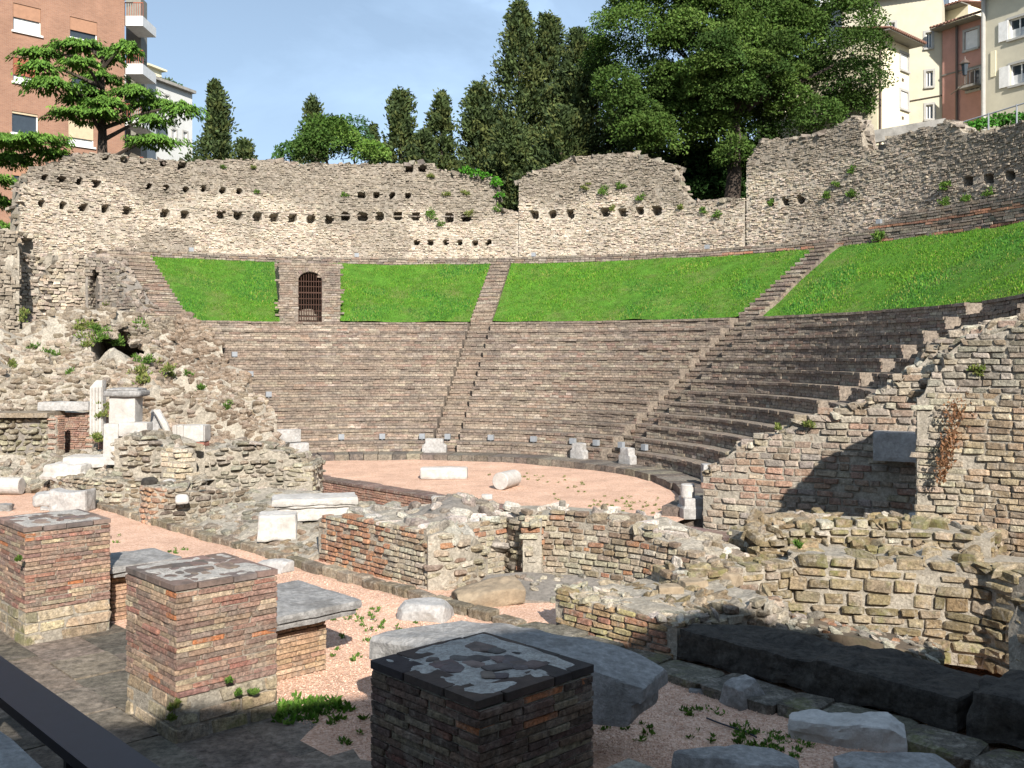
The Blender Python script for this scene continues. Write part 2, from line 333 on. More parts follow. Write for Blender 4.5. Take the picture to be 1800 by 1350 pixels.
class Wall:
    """a standing wall: rows of (x, y, z base, z top) along its face; the face looks at the camera side"""
    def __init__(s, pts, thick, batter=0.0):
        s.q = np.array(pts, float); d = np.linalg.norm(np.diff(s.q[:, :2], axis=0), axis=1); s.s = np.concatenate([[0], np.cumsum(d)]); s.len = s.s[-1]; s.t = thick; s.batter = batter
        m = s.q[:, :2].mean(0); t = s.q[-1, :2] - s.q[0, :2]; n = np.array([t[1], -t[0]]); s.sg = 1 if n @ (-m) > 0 else -1
    def at(s, x):
        return np.stack([np.interp(x, s.s, s.q[:, k]) for k in range(4)], -1)
    def frame(s, x):
        e = 0.05; a = s.at(np.clip(x - e, 0, s.len)); b = s.at(np.clip(x + e, 0, s.len)); t = b[..., :2] - a[..., :2]; t = t / (np.linalg.norm(t, axis=-1, keepdims=True) + 1e-9)
        n = np.stack([t[..., 1], -t[..., 0]], -1) * s.sg; return t, n
    def core(s, name, mat, parent, res=0.2, amp=0.03, holes=(), seed=3, inset=0.06, rag=0.05, col=None, zres=None, colfn=None):
        nx = max(2, int(s.len / res)); xs = np.linspace(0, s.len, nx + 1); q = s.at(xs); t, n = s.frame(xs)
        zt = q[:, 3] + rag * fbm(np.stack([xs, xs * 0, xs * 0], -1), 2.3, seed, 3) - inset * 0.5
        hh = np.max(zt - q[:, 2]); nz = max(2, int(hh / (zres or res)))
        v = np.linspace(0, 1, nz + 1); zb = q[:, 2]
        Z = zb[:, None] + (zt - zb)[:, None] * v[None]
        Pn = np.zeros((nx + 1, nz + 1, 3)); off = (-inset - s.batter * (Z - zb[:, None]))
        Pn[..., 0] = q[:, None, 0] + n[:, None, 0] * off; Pn[..., 1] = q[:, None, 1] + n[:, None, 1] * off; Pn[..., 2] = Z
        dsp = amp * fbm(Pn, 1.6, seed, 3); px, py = pix(Pn)
        for (x0, x1, y0, y1, dep) in holes: dsp = np.where((px > x0) & (px < x1) & (py > y0) & (py < y1), -dep, dsp)
        Pn[..., 0] += n[:, None, 0] * dsp; Pn[..., 1] += n[:, None, 1] * dsp
        Bk = np.zeros((nx + 1, 2, 3)); Bk[:, :, 0] = (q[:, 0] - n[:, 0] * s.t)[:, None]; Bk[:, :, 1] = (q[:, 1] - n[:, 1] * s.t)[:, None]; Bk[:, 0, 2] = zb; Bk[:, 1, 2] = zt
        mb = MB(); grid(mb, Pn, col if colfn is None else [colfn(((Pn[:-1, :-1] + Pn[1:, 1:]) / 2).reshape(-1, 3))]); grid(mb, Bk, col)
        Tp = np.stack([Pn[:, -1], Pn[:, -1] * 0.5 + Bk[:, 1] * 0.5 + np.array([0, 0, 1.0]) * rag * fbm(Pn[:, -1], 1.7, seed + 9)[:, None], Bk[:, 1]], 1); grid(mb, Tp, col)
        for e in (0, -1): mb.add(np.concatenate([Pn[e], Bk[e][::-1]]), [[list(range(nz + 3))]], col)
        return mb.build(name, mat, parent)
    def stones(s, l, h, d, palette, seed=1, proud=0.03, tilt=0.05, gap=0.012, holes=(), tint=None, rag=0.5, skip=0.0, lvar=0.4, hvar=0.15, zlo=None, zhi=None, slo=0, shi=None, out=0.025, hj=0.10):
        r = np.random.default_rng(seed); S = Stones(); shi = shi or s.len
        z = s.q[:, 2].min() if zlo is None else zlo; zmax = s.q[:, 3].max() if zhi is None else zhi
        while z < zmax:
            hc = h * r.uniform(1 - hvar, 1 + hvar); x = slo - r.uniform(0, l)
            xs = []; 
            while x < shi:
                ln = l * r.uniform(1 - lvar, 1 + lvar); xs.append((x + ln / 2, ln)); x += ln
            xs = np.array(xs); ok = (xs[:, 0] > slo + l * 0.25) & (xs[:, 0] < shi - l * 0.25); xs = xs[ok]
            if len(xs):
                q = s.at(xs[:, 0]); t, n = s.frame(xs[:, 0]); zc = z + hc / 2
                ok = (zc - rag * hc * r.uniform(0, 1.2, len(xs)) < q[:, 3]) & (zc > q[:, 2] - hc * 0.3) & (r.uniform(0, 1, len(xs)) > skip); o = s.batter
                for i in np.where(ok)[0]:
                    dep = d * r.uniform(0.8, 1.2); off = -dep / 2 + r.normal(out, proud) - o * (zc - q[i, 2])
                    p = np.array([q[i, 0] + n[i, 0] * off, q[i, 1] + n[i, 1] * off, zc + r.normal(0, 0.04) * hc])
                    if holes:
                        px, py = pix(p)
                        if any(a - 2 < px < b + 2 and c - 2 < py < e + 2 for (a, b, c, e, _) in holes): continue
                    c = pal(palette, r)
                    if tint is not None: c = tint(p, c, r)
                    S.add(p, axes((*t[i], 0), (*n[i], 0), r, tilt), ((xs[i, 1] - gap) * r.uniform(1 - hj, 1), dep, (hc - gap) * r.uniform(1 - 2 * hj, 1.0 + hj * 0.3)), c)
            z += hc
        return S
    def endstones(s, l, h, d, palette, seed=1, proud=0.02, tilt=0.05, gap=0.015, tint=None, hvar=0.15, hj=0.1, **kw):
        """the same masonry across the two ends of the wall"""
        r = np.random.default_rng(seed + 500); S = Stones()
        for x, sg in ((0.0, -1), (s.len, 1)):
            q = s.at(np.array([x]))[0]; t, n = s.frame(np.array([x])); t, n = t[0], n[0]; z = q[2]
            while z < q[3] - h * 0.4:
                hc = h * r.uniform(1 - hvar, 1 + hvar); b = r.uniform(0, 0.3) * l
                while b < s.t - 0.05:
                    ln = min(l * r.uniform(0.6, 1.4), s.t - b); c = q[:2] - n * (b + ln / 2) + t * sg * (-d / 2 + r.normal(0.025, proud)); p = np.array([c[0], c[1], z + hc / 2]); cc = pal(palette, r)
                    if tint is not None: cc = tint(p, cc, r)
                    if ln > 0.06: S.add(p, axes((*(-n), 0), (*(t * sg), 0), r, tilt), ((ln - gap) * r.uniform(1 - hj, 1), d, (hc - gap) * r.uniform(1 - 2 * hj, 1)), cc)
                    b += ln
                z += hc
        return S
    def capstones(s, l, palette, seed=5, dens=1.0, tilt=0.25, tint=None, sink=0.3):
        r = np.random.default_rng(seed); S = Stones(); n = int(dens * s.len * s.t / (l * l))
        pl = np.concatenate([[0], np.cumsum(np.hypot(np.diff(s.s), np.diff(s.q[:, 3])))]); n = int(n * pl[-1] / s.len)
        for y_ in r.uniform(0, pl[-1], n):
            x = float(np.interp(y_, pl, s.s)); q = s.at(np.array([x]))[0]; q[3] = np.interp(y_, pl, s.q[:, 3]); t, nn = s.frame(np.array([x])); b = r.uniform(0.05, 0.95) * s.t; w = l * r.uniform(0.5, 1.3, 3) * np.array([1.2, 0.9, 0.55])
            p = np.array([q[0] - nn[0, 0] * b, q[1] - nn[0, 1] * b, q[3] + w[2] * (0.5 - sink) - 0.03]); c = pal(palette, r)
            if tint is not None: c = tint(p, c, r)
            A = axes((*t[0], 0), (*nn[0], 0)); A = np.array([rot(np.array([0, 0, 1.0]), r.uniform(0, 6.28), v) for v in A])
            for k in range(2): A = np.array([rot(A[k], r.normal(0, tilt), v) for v in A])
            S.add(p, A, w, c)
        return S
def grid(mb, Pn, col=None):
    a, b = Pn.shape[:2]; i = np.arange(a * b).reshape(a, b)
    mb.add(Pn.reshape(-1, 3), [np.stack([i[:-1, :-1], i[1:, :-1], i[1:, 1:], i[:-1, 1:]], -1).reshape(-1, 4)], col)

class Patch:
    """a rough slope through a grid of control points (rows from its foot to its crest)"""
    def __init__(s, ctrl):
        s.c = np.array(ctrl, float); s.m, s.n = s.c.shape[:2]
        s.L = np.linalg.norm(np.diff(s.c, axis=1), axis=2).sum(1).mean(); s.H = np.linalg.norm(np.diff(s.c, axis=0), axis=2).sum(0).mean()
    def at(s, u, v):
        x = np.clip(u, 0, 1) * (s.n - 1); y = np.clip(v, 0, 1) * (s.m - 1); i = np.minimum(x.astype(int), s.n - 2); j = np.minimum(y.astype(int), s.m - 2)
        fx = (x - i)[..., None]; fy = (y - j)[..., None]
        return (s.c[j, i] * (1 - fx) + s.c[j, i + 1] * fx) * (1 - fy) + (s.c[j + 1, i] * (1 - fx) + s.c[j + 1, i + 1] * fx) * fy
    def frame(s, u, v):
        e = 0.02; tu = s.at(u + e, v) - s.at(u - e, v); tv = s.at(u, v + e) - s.at(u, v - e)
        tu = tu / (np.linalg.norm(tu, axis=-1, keepdims=True) + 1e-9); n = np.cross(tu, tv); n = n / (np.linalg.norm(n, axis=-1, keepdims=True) + 1e-9)
        p = s.at(u, v); sg = np.sign(np.sum(n * (np.array([0, 0, CH + 6]) - p), -1, keepdims=True)); return tu, n * np.where(sg == 0, 1, sg)
    crag = False
    def rough(s, p, scale, seed):
        if not s.crag: return fbm(p, scale, seed, 4)
        return 1.1 - 2.4 * np.abs(fbm(p * np.array([1, 1, 0.6]), scale, seed, 3)) + 0.35 * vnoise(p, scale * 4, seed + 5)
    def core(s, name, mat, parent, res=0.2, amp=0.08, holes=(), seed=3, thick=1.0, scale=0.9):
        nx = max(2, int(s.L / res)); ny = max(2, int(s.H / res)); u, v = np.meshgrid(np.linspace(0, 1, nx + 1), np.linspace(0, 1, ny + 1), indexing='ij')
        Pn = s.at(u, v); t, n = s.frame(u, v); dsp = amp * s.rough(Pn, scale, seed); px, py = pix(Pn); back = Pn - n * thick
        Q0 = Pn.copy(); Pn = Pn + n * dsp[..., None]
        for (x0, x1, y0, y1, dep) in holes: Pn = np.where(((px > x0) & (px < x1) & (py > y0) & (py < y1))[..., None], Q0 + np.array([-0.3, 1.0, -0.05]) * dep, Pn)
        back = back - n * (0.0 if not len(holes) else 4.0); s.dsp = lambda p: amp * s.rough(p, scale, seed)
        mb = MB(); grid(mb, Pn); grid(mb, back)
        for A_, B_ in ((Pn[0], back[0]), (Pn[-1], back[-1]), (Pn[:, 0], back[:, 0]), (Pn[:, -1], back[:, -1])): grid(mb, np.stack([A_, B_], 1))
        return mb.build(name, mat, parent)
    def stones(s, l, h, d, palette, seed=1, proud=0.04, tilt=0.2, holes=(), tint=None, dens=1.0, flat=True):
        r = np.random.default_rng(seed); S = Stones(); n = int(dens * s.L * s.H / (l * h)); u = r.uniform(0, 1, n); v = r.uniform(0, 1, n)
        p = s.at(u, v); tu, nn = s.frame(u, v)
        if hasattr(s, 'dsp'): p = p + nn * s.dsp(p)[:, None]
        px, py = pix(p); c = pal(palette, r, n)
        for i in range(n):
            if any(a - 1 < px[i] < b + 1 and e - 1 < py[i] < f + 1 for (a, b, e, f, _) in holes): continue
            w = np.array([l * r.uniform(0.6, 1.5), d * r.uniform(0.7, 1.3), h * r.uniform(0.6, 1.4)]); t = tu[i]
            m = nn[i]
            if flat:
                t = np.array([t[0], t[1], 0]); t = t / (np.linalg.norm(t) + 1e-9); m = m - t * (m @ t); m = m / np.linalg.norm(m)
            cc = c[i] if tint is None else tint(p[i], c[i], r)
            S.add(p[i] + m * (-w[1] / 2 + abs(r.normal(0.02, proud))), axes(t, m, r, tilt), w, cc)
        return S

def rough_block(L_, W_, H_, seed=0, amp=0.02, rad=0.04, n=8, scale=3.0, taper=None, cuts=0):
    h = np.array([L_, W_, H_]) / 2; mx_ = h.max(); V = []; Fq = []; c = 0
    for k in range(3):
        o = [i for i in range(3) if i != k]; na = max(2, int(n * h[o[0]] / mx_ + 1)); nb = max(2, int(n * h[o[1]] / mx_ + 1))
        ga = np.linspace(-1, 1, na + 1); gb = np.linspace(-1, 1, nb + 1)
        for sg in (-1, 1):
            a, b = np.meshgrid(ga, gb, indexing='ij'); q = np.zeros((na + 1, nb + 1, 3)); q[..., o[0]] = a * h[o[0]]; q[..., o[1]] = b * h[o[1]]; q[..., k] = sg * h[k]
            i = np.arange((na + 1) * (nb + 1)).reshape(na + 1, nb + 1) + c; f = np.stack([i[:-1, :-1], i[1:, :-1], i[1:, 1:], i[:-1, 1:]], -1).reshape(-1, 4)
            flip = (sg > 0) != (k != 1)
            Fq.append(f[:, ::-1] if flip else f); V.append(q.reshape(-1, 3)); c += q.shape[0] * q.shape[1]
    V = np.concatenate(V); Fq = np.concatenate(Fq); rr = min(rad, h.min() * 0.9); core = np.clip(V, -(h - rr), h - rr); d = V - core; ln = np.linalg.norm(d, axis=1, keepdims=True)
    V = core + d / np.maximum(ln, 1e-6) * rr; key = np.round(V * 1e4).astype(np.int64); _, idx, invx = np.unique(key, axis=0, return_index=True, return_inverse=True)
    V = V[idx]; Fq = invx.reshape(-1)[Fq]; nrm = V / h; nrm = nrm / (np.linalg.norm(nrm, axis=1, keepdims=True) + 1e-9)
    V = V + nrm * (amp * fbm(V + seed * 7.3, scale, seed, 3))[:, None]
    if taper is not None: V = taper(V)
    rc = np.random.default_rng(seed + 900)
    for _ in range(cuts):      # broken faces
        m = rc.normal(0, 1, 3) / h; m[2] = abs(m[2]) if rc.uniform() < 0.8 else m[2]; m /= np.linalg.norm(m); d = V @ m; k = d.max() * rc.uniform(0.74, 0.93); V = V - np.maximum(0, d - k)[:, None] * m * 0.97
    return V, Fq
def rz(deg):
    t = math.radians(deg); return np.array([[math.cos(t), math.sin(t), 0], [-math.sin(t), math.cos(t), 0], [0, 0, 1.0]])
def block(name, label, cat, loc, size, deg=0, mat=None, seed=0, amp=0.02, rad=0.03, n=8, scale=3.0, taper=None, parent=None, tilt=(0, 0), group=None, cuts=0):
    """a rough stone block standing with the middle of its foot at loc"""
    V, Fq = rough_block(*size, seed=seed, amp=amp, rad=rad, n=n, scale=scale, taper=taper, cuts=cuts); V = V + np.array([0, 0, size[2] / 2])
    R = np.array(Matrix.Rotation(math.radians(tilt[0]), 3, 'X') @ Matrix.Rotation(math.radians(tilt[1]), 3, 'Y')); V = V @ R.T @ rz(deg)
    mb = MB()
    if parent is None:
        mb.add(V, [Fq]); o = mb.build(name, mat or M['marble']); o.location = [float(v) for v in loc]; ROOTLOC[o.name] = tuple(float(v) for v in loc); tag(o, label, cat, group, 'thing')
    else: mb.add(V + np.asarray(loc), [Fq]); o = mb.build(name, mat or M['marble'], parent); 
    return o
def lathe(mb, prof, c, ax=None, n=28, flute=0, fd=0.0, col=None):
    """prof: (radius, height) pairs along the local z; ax rows"""
    ax = np.eye(3) if ax is None else np.asarray(ax); a = np.arange(n) * 2 * math.pi / n; V = []
    for r, z in prof:
        rr = r * (1 - fd * np.abs(np.sin(a * flute / 2))) if flute else np.full(n, r); V.append(np.stack([rr * np.cos(a), rr * np.sin(a), np.full(n, z)], 1))
    V = np.concatenate(V) @ ax + np.asarray(c); k = np.arange(n); m = len(prof)
    Q = np.concatenate([np.stack([i * n + k, i * n + (k + 1) % n, (i + 1) * n + (k + 1) % n, (i + 1) * n + k], 1) for i in range(m - 1)])
    mb.add(V, [Q], col); mb.add(V[:n][::-1], [[list(range(n))]], col); mb.add(V[-n:], [[list(range(n))]], col)
DEG_A = math.degrees(math.atan2(AX[1], AX[0]))       # rotation that lays a block's length along the stage
DEG_B = math.degrees(math.atan2(BX[1], BX[0]))
# ------------------------------------------------------------------ ground
def gravel_material():
    m, t, b = principled('pink_gravel', 0.95, 0.1); Lk = t.links.new; geo = N(t, 'ShaderNodeNewGeometry')
    vo = N(t, 'ShaderNodeTexVoronoi', i_Scale=42.0); Lk(geo.outputs['Position'], vo.inputs['Vector'])
    hs = N(t, 'ShaderNodeSeparateColor'); Lk(vo.outputs['Color'], hs.inputs[0])
    cr = N(t, 'ShaderNodeValToRGB'); e = cr.color_ramp.elements; e[0].color = (0.50, 0.295, 0.195, 1); e[1].color = (0.75, 0.515, 0.385, 1); Lk(hs.outputs[0], cr.inputs['Fac'])
    n = N(t, 'ShaderNodeTexNoise', i_Scale=0.9, i_Detail=9.0, i_Roughness=0.72); Lk(geo.outputs['Position'], n.inputs['Vector'])
    r = N(t, 'ShaderNodeMapRange'); r.inputs['From Min'].default_value = 0.3; r.inputs['From Max'].default_value = 0.7; r.inputs['To Min'].default_value = 0.72; r.inputs['To Max'].default_value = 1.15; Lk(n.outputs['Fac'], r.inputs['Value'])
    mu = N(t, 'ShaderNodeVectorMath', operation='SCALE'); Lk(cr.outputs['Color'], mu.inputs[0]); Lk(r.outputs[0], mu.inputs['Scale'])
    n2 = N(t, 'ShaderNodeTexNoise', i_Scale=1.7, i_Detail=10.0, i_Roughness=0.78); Lk(geo.outputs['Position'], n2.inputs['Vector'])
    r2 = N(t, 'ShaderNodeMapRange'); r2.inputs['From Min'].default_value = 0.57; r2.inputs['From Max'].default_value = 0.72; r2.inputs['To Max'].default_value = 0.65; Lk(n2.outputs['Fac'], r2.inputs['Value'])
    mm = N(t, 'ShaderNodeMix', data_type='RGBA'); Lk(r2.outputs[0], mm.inputs['Factor']); Lk(mu.outputs[0], mm.inputs['A']); mm.inputs['B'].default_value = (0.22, 0.15, 0.09, 1); Lk(mm.outputs['Result'], b.inputs['Base Color'])
    bp = N(t, 'ShaderNodeBump', i_Strength=0.8, i_Distance=0.02); Lk(vo.outputs['Distance'], bp.inputs['Height']); Lk(bp.outputs[0], b.inputs['Normal']); return m
M['gravel'] = gravel_material()
def poly(name, pts, z, mat, kind='structure', amp=0.0):
    mb = MB(); mb.add([(p[0], p[1], z) for p in pts], [[list(range(len(pts)))]]); o = mb.build(name, mat); o['kind'] = kind; return o
poly('ground', [(-900, -300), (900, -300), (900, 1500), (-900, 1500)], -1.25, M['earth'])
# gravel of the corridor between the piers and the stage front, with a shallow unevenness
def gravel_sheet(name, a0, a1, b0, b1, res=0.5, z=0.0, amp=0.03):
    na = int((a1 - a0) / res); nb = int((b1 - b0) / res); a, b = np.meshgrid(np.linspace(a0, a1, na + 1), np.linspace(b0, b1, nb + 1), indexing='ij')
    Pn = np.stack([O0[0] + a * AX[0] + b * BX[0], O0[1] + a * AX[1] + b * BX[1], np.full(a.shape, z)], -1); Pn[..., 2] += amp * fbm(Pn, 0.5, 4, 3)
    mb = MB(); grid(mb, Pn); o = mb.build(name, M['gravel'], smooth=True); o['kind'] = 'structure'; return o
gravel_sheet('gravel_path', -16, 40, 0.95, 7.2)
poly('street_bed', [L(-16, -9), L(40, -9), L(40, 1.0), L(-16, 1.0)], -0.07, M['earth'])
gravel_sheet('stage_pit_floor', -16, 40, 7.2, 12.6, z=-1.0)
mb = MB(); mb.add([L(-16, 7.2, -1.2), L(40, 7.2, -1.2), L(40, 7.2, -0.03), L(-16, 7.2, -0.03)], [[[0, 1, 2, 3]]]); tag(mb.build('terrain_step', M['earth']), kind='structure')
R0, RUN, RISE, ZK, NR = 10.0, 0.60, 0.40, 0.22, 13
mb = MB(); th = np.radians(np.linspace(-43.4, 136.6, 70)); rr = np.linspace(0, 9.4, 20)
Pn = np.stack([CC[0] + 0.28 * BX[0] + rr[None] * np.sin(th)[:, None], CC[1] + 0.28 * BX[1] + rr[None] * np.cos(th)[:, None], np.zeros((70, 20))], -1); Pn[..., 2] += 0.02 * fbm(Pn, 0.6, 8, 3)
grid(mb, Pn); tag(mb.build('orchestra_gravel', M['gravel'], smooth=True), kind='structure')

# ------------------------------------------------------------------ the seating: wedges of brick rows, stairs between
SEATP = [(0.262, 0.207, 0.161), (0.313, 0.254, 0.194), (0.223, 0.176, 0.143), (0.276, 0.2, 0.154), (0.355, 0.292, 0.226), (0.242, 0.205, 0.169), (0.191, 0.158, 0.132), (0.25, 0.17, 0.131), (0.315, 0.266, 0.209), (0.391, 0.335, 0.266)]
def arc_solid(mb, R1, R2, d0, d1, z0, z1, col=None, step=2.0):
    n = max(1, int(abs(d1 - d0) / step)); t = np.linspace(d0, d1, n + 1); V = []; 
    for d in t: V += [C(R1, d, z0), C(R1, d, z1), C(R2, d, z1), C(R2, d, z0)]
    Q = [[4 * i + k, 4 * i + 4 + k, 4 * i + 4 + (k + 1) % 4, 4 * i + (k + 1) % 4] for i in range(n) for k in range(4)]
    mb.add(V, [Q, [[0, 1, 2, 3], [4 * n + 3, 4 * n + 2, 4 * n + 1, 4 * n]]], col)
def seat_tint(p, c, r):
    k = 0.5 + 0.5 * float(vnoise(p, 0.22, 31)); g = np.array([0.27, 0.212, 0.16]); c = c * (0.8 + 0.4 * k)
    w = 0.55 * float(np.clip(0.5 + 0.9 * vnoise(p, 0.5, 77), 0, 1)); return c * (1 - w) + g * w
def arc_bricks(S, R, d0, d1, z0, z1, nc, r, bl=0.32, proud=0.012, dep=0.16, P_=SEATP, tint=seat_tint):
    h = (z1 - z0) / nc; Lr = math.radians(d1 - d0) * R
    for c in range(nc):
        x = -r.uniform(0, bl)
        while x < Lr:
            l = bl * r.uniform(0.55, 1.6); a, b = max(x, 0), min(x + l, Lr)
            if b - a > 0.06:
                d = d0 + math.degrees((a + b) / 2 / R); t = math.radians(d); n = np.array([-math.sin(t), -math.cos(t), 0]); tt = np.array([math.cos(t), -math.sin(t), 0])
                top = c == nc - 1
                p = C(R + dep / 2 - r.normal(0.035 if top else 0.0, proud), d, z0 + (c + 0.5) * h + r.normal(0, 0.004))
                cc = tint(p, pal(P_, r), r)
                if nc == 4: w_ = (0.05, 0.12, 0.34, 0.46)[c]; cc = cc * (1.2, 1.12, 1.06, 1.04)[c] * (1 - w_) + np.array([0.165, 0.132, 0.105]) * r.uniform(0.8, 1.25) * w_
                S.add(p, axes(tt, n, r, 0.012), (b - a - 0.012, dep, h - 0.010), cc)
            x += l
STAIRS = [-36.8, 9.0, 50.2, 91.0]
def half(R, w): return math.degrees(w / 2 / R)
rr_ = np.random.default_rng(11)
wedges = [('brick seating rows of the wedge beside the ruined left end', -52, -35.2), ('brick seating rows below the grilled gate', -35.2, 9.0), ('brick seating rows between the two middle stairways', 9.0, 50.2),
          ('brick seating rows in the curve lying half in shade', 50.2, 91.0), ('brick seating rows ending at the stepped side wall', 91.0, 116.5)]
for wi, (lab, da, db) in enumerate(wedges[1:]):
    root = thing('seating_wedge', lab, 'seating', C(R0, (da + db) / 2, 0), 'seating wedges of the theatre')
    for k in range(NR):
        R = R0 + k * RUN; z0 = ZK + k * RISE; z1 = z0 + RISE
        hw = half(R, 1.05); a = da + hw; b = db - hw if db < 116 else db - 0.15 * k
        if wi == 0: a = -30.6 - 0.22 * k + rr_.uniform(-0.5, 0.5)           # the ragged left end
        mb = MB(); arc_solid(mb, R + 0.03, R + RUN + 0.25, a, b, z0 - 0.35, z1 - 0.012, (0.26, 0.215, 0.17)); row = mb.build('seat_row', M['seat'], root)
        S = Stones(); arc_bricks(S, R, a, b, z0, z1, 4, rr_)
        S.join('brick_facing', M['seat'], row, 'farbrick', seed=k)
# kerb ring round the orchestra
root = thing('orchestra_kerb', 'low dark stone kerb curving round the orchestra gravel', 'kerb', C(9.2, 40, 0))
rk = np.random.default_rng(5)
for d in np.arange(-46, 117, 3.4):
    mb = MB(); e = rk.uniform(-0.04, 0.04); arc_solid(mb, 8.85 + e, 10.1, d + 0.08, d + 3.32, -0.3, ZK + rk.uniform(-0.02, 0.015), tuple(pal([(0.17, 0.145, 0.12), (0.22, 0.19, 0.15), (0.14, 0.12, 0.10)], rk)), 1.2); mb.build('kerb_stone', M['seat'], root)
# stairways
labs = ['stone stairway beside the lawn at the ruined end', 'straight stone stairway climbing between the gate lawn and middle seating', 'diagonal stone stairway between sunlit and shaded seating', 'stairway through the shaded curve of seats']
for si, d in enumerate(STAIRS):
    root = thing('stairway', labs[si], 'stairway', C(R0, d, 0), 'stairways through the seating')
    rs = np.random.default_rng(30 + si); w = 1.0 if si else 2.0
    steps = []
    if si:
        for k in range(NR):
            R = R0 + k * RUN; zb = ZK + k * RISE; e_ = 0.34 if si < 3 else 0.50; steps += [(R + e_, R + RUN + 0.30, zb - 0.3, zb + 0.2), (R + RUN, R + RUN + 0.36, zb, zb + RISE)]
    if si < 3:
        n = 16
        for k in range(n):
            R = R0 + NR * RUN + k * 5.6 / n; z = ZK + NR * RISE + k * 3.25 / n; steps.append((R, R + 0.62, z - 0.5, z + 0.22 + (0.05 if si == 0 else 0)))
    ww = w if si else 2.0
    for (Ra, Rb, za, zb) in steps:
        h = half(Ra, ww if Ra > R0 + NR * RUN or si else ww)
        mb = MB(); j = rs.uniform(-0.015, 0.015); arc_solid(mb, Ra + j, Rb, d - h, d + h, za, zb + rs.uniform(-0.01, 0.01), tuple(seat_tint(C(Ra, d, zb), pal(SEATP[:5], rs), rs) * 0.85), 0.7)
        st = mb.build('step', M['seat'], root); S = Stones(); arc_bricks(S, Ra - 0.01, d - h, d + h, zb - (0.2 if si else 0.17), zb + 0.003, 2, rs, 0.42, 0.008, 0.12); S.join('brick_facing', M['seat'], st, 'farbrick')
# ------------------------------------------------------------------ grass banks above the rows
RG0, RG1, ZG0, ZG1 = R0 + NR * RUN + 0.12, 23.45, ZK + NR * RISE + 0.02, 8.62
GATE_D, GATE_W = -16.2, 2.75
def edge(e, R): return e[0] + e[2] * half(R, e[1])
def bank(name, e0, e1):
    nd = max(3, int((e1[0] - e0[0]) / 1.2)); R = np.linspace(RG0, RG1, 16); Pn = np.zeros((nd + 1, 16, 3))
    for j, r in enumerate(R):
        for i, d in enumerate(np.linspace(edge(e0, r), edge(e1, r), nd + 1)): Pn[i, j] = C(r, d, ZG0 + (ZG1 - ZG0) * (r - RG0) / (RG1 - RG0))
    Pn[..., 2] += 0.07 * fbm(Pn, 0.55, 21, 3); mb = MB(); grid(mb, Pn); o = mb.build(name, M['soil'], smooth=True); o['kind'] = 'structure'; return o
banks = [((STAIRS[0], 2.0, 1), (GATE_D, GATE_W, -1)), ((GATE_D, GATE_W, 1), (STAIRS[1], 1.0, -1)), ((STAIRS[1], 1.0, 1), (STAIRS[2], 1.0, -1)), ((STAIRS[2], 1.0, 1), (118, 0, 1))]
for e0, e1 in banks: bank('lawn', e0, e1)
rg = np.random.default_rng(99); GV = []; GC = []
def blades(S, nrm, hgt, col):
    """S points; upright tapering blades"""
    n = len(S); a = rg.uniform(0, 2 * math.pi, n); h = hgt * rg.uniform(0.55, 1.35, n); w = h * rg.uniform(0.16, 0.3, n); lean = rg.normal(0, 0.3, (n, 2)) * h[:, None]
    dx = np.stack([np.cos(a) * w, np.sin(a) * w, np.zeros(n)], 1); tip = S + np.stack([lean[:, 0], lean[:, 1], h], 1); mid = S * 0.45 + tip * 0.55 + np.stack([lean[:, 0] * -0.2, lean[:, 1] * -0.2, h * 0.05], 1)
    V = np.stack([S - dx * 0.6, S + dx * 0.6, mid + dx * 0.55, tip, mid - dx * 0.55], 1)
    GV.append(V.reshape(-1, 3)); GC.append(col)
GREENS = np.array([(0.10, 0.235, 0.024), (0.125, 0.27, 0.028), (0.08, 0.195, 0.02), (0.17, 0.285, 0.04), (0.066, 0.165, 0.026)])
for e0, e1 in banks:
    d0, d1 = e0[0], e1[0]; ar = math.radians(min(d1, 100) - d0) * 20.6 * 6.4; n = int(ar * 420); r = np.sqrt(rg.uniform(RG0 ** 2, RG1 ** 2, n)); lo = d0 + e0[2] * np.degrees(e0[1] / 2 / r); hi = np.minimum(d1 + e1[2] * np.degrees(e1[1] / 2 / r), 100); d = lo + (hi - lo) * rg.uniform(0, 1, n) + rg.normal(0, 0.28, n); t = np.radians(d)
    Pg = np.stack([CC[0] + r * np.sin(t), CC[1] + r * np.cos(t), ZG0 + (ZG1 - ZG0) * (r - RG0) / (RG1 - RG0)], 1); Pg[:, 2] += 0.07 * fbm(Pg, 0.55, 21, 3) - 0.02
    lush = vnoise(Pg, 0.9, 5); pat = vnoise(Pg, 0.33, 15); c = GREENS[rg.integers(0, 5, n)] * (1 + 0.30 * lush)[:, None] * rg.uniform(0.8, 1.2, (n, 1))
    c = np.where((pat + 0.5 * lush > 0.18)[:, None] & (rg.uniform(0, 1, (n, 1)) < 0.7), c * np.array([0.62, 0.78, 1.25]), c); c = np.where((rg.uniform(0, 1, (n, 1)) < 0.05 + 0.16 * np.clip(vnoise(Pg, 0.6, 25), 0, 1)[:, None]), np.array([[0.30, 0.32, 0.08]]), c)
    blades(Pg, None, 0.08 * (1 + 0.45 * lush), c)
V = np.concatenate(GV); n = len(V) // 5; mb = MB(); i = np.arange(n)[:, None] * 5; mb.add(V, [i + np.array([[0, 1, 2, 4]]), i + np.array([[4, 2, 3]])], [np.concatenate(GC)] * 2)
o = mb.build('grass', M['grass']); tag(o, 'bright green grass covering the sloping lawns above the seats', 'grass', kind='stuff')

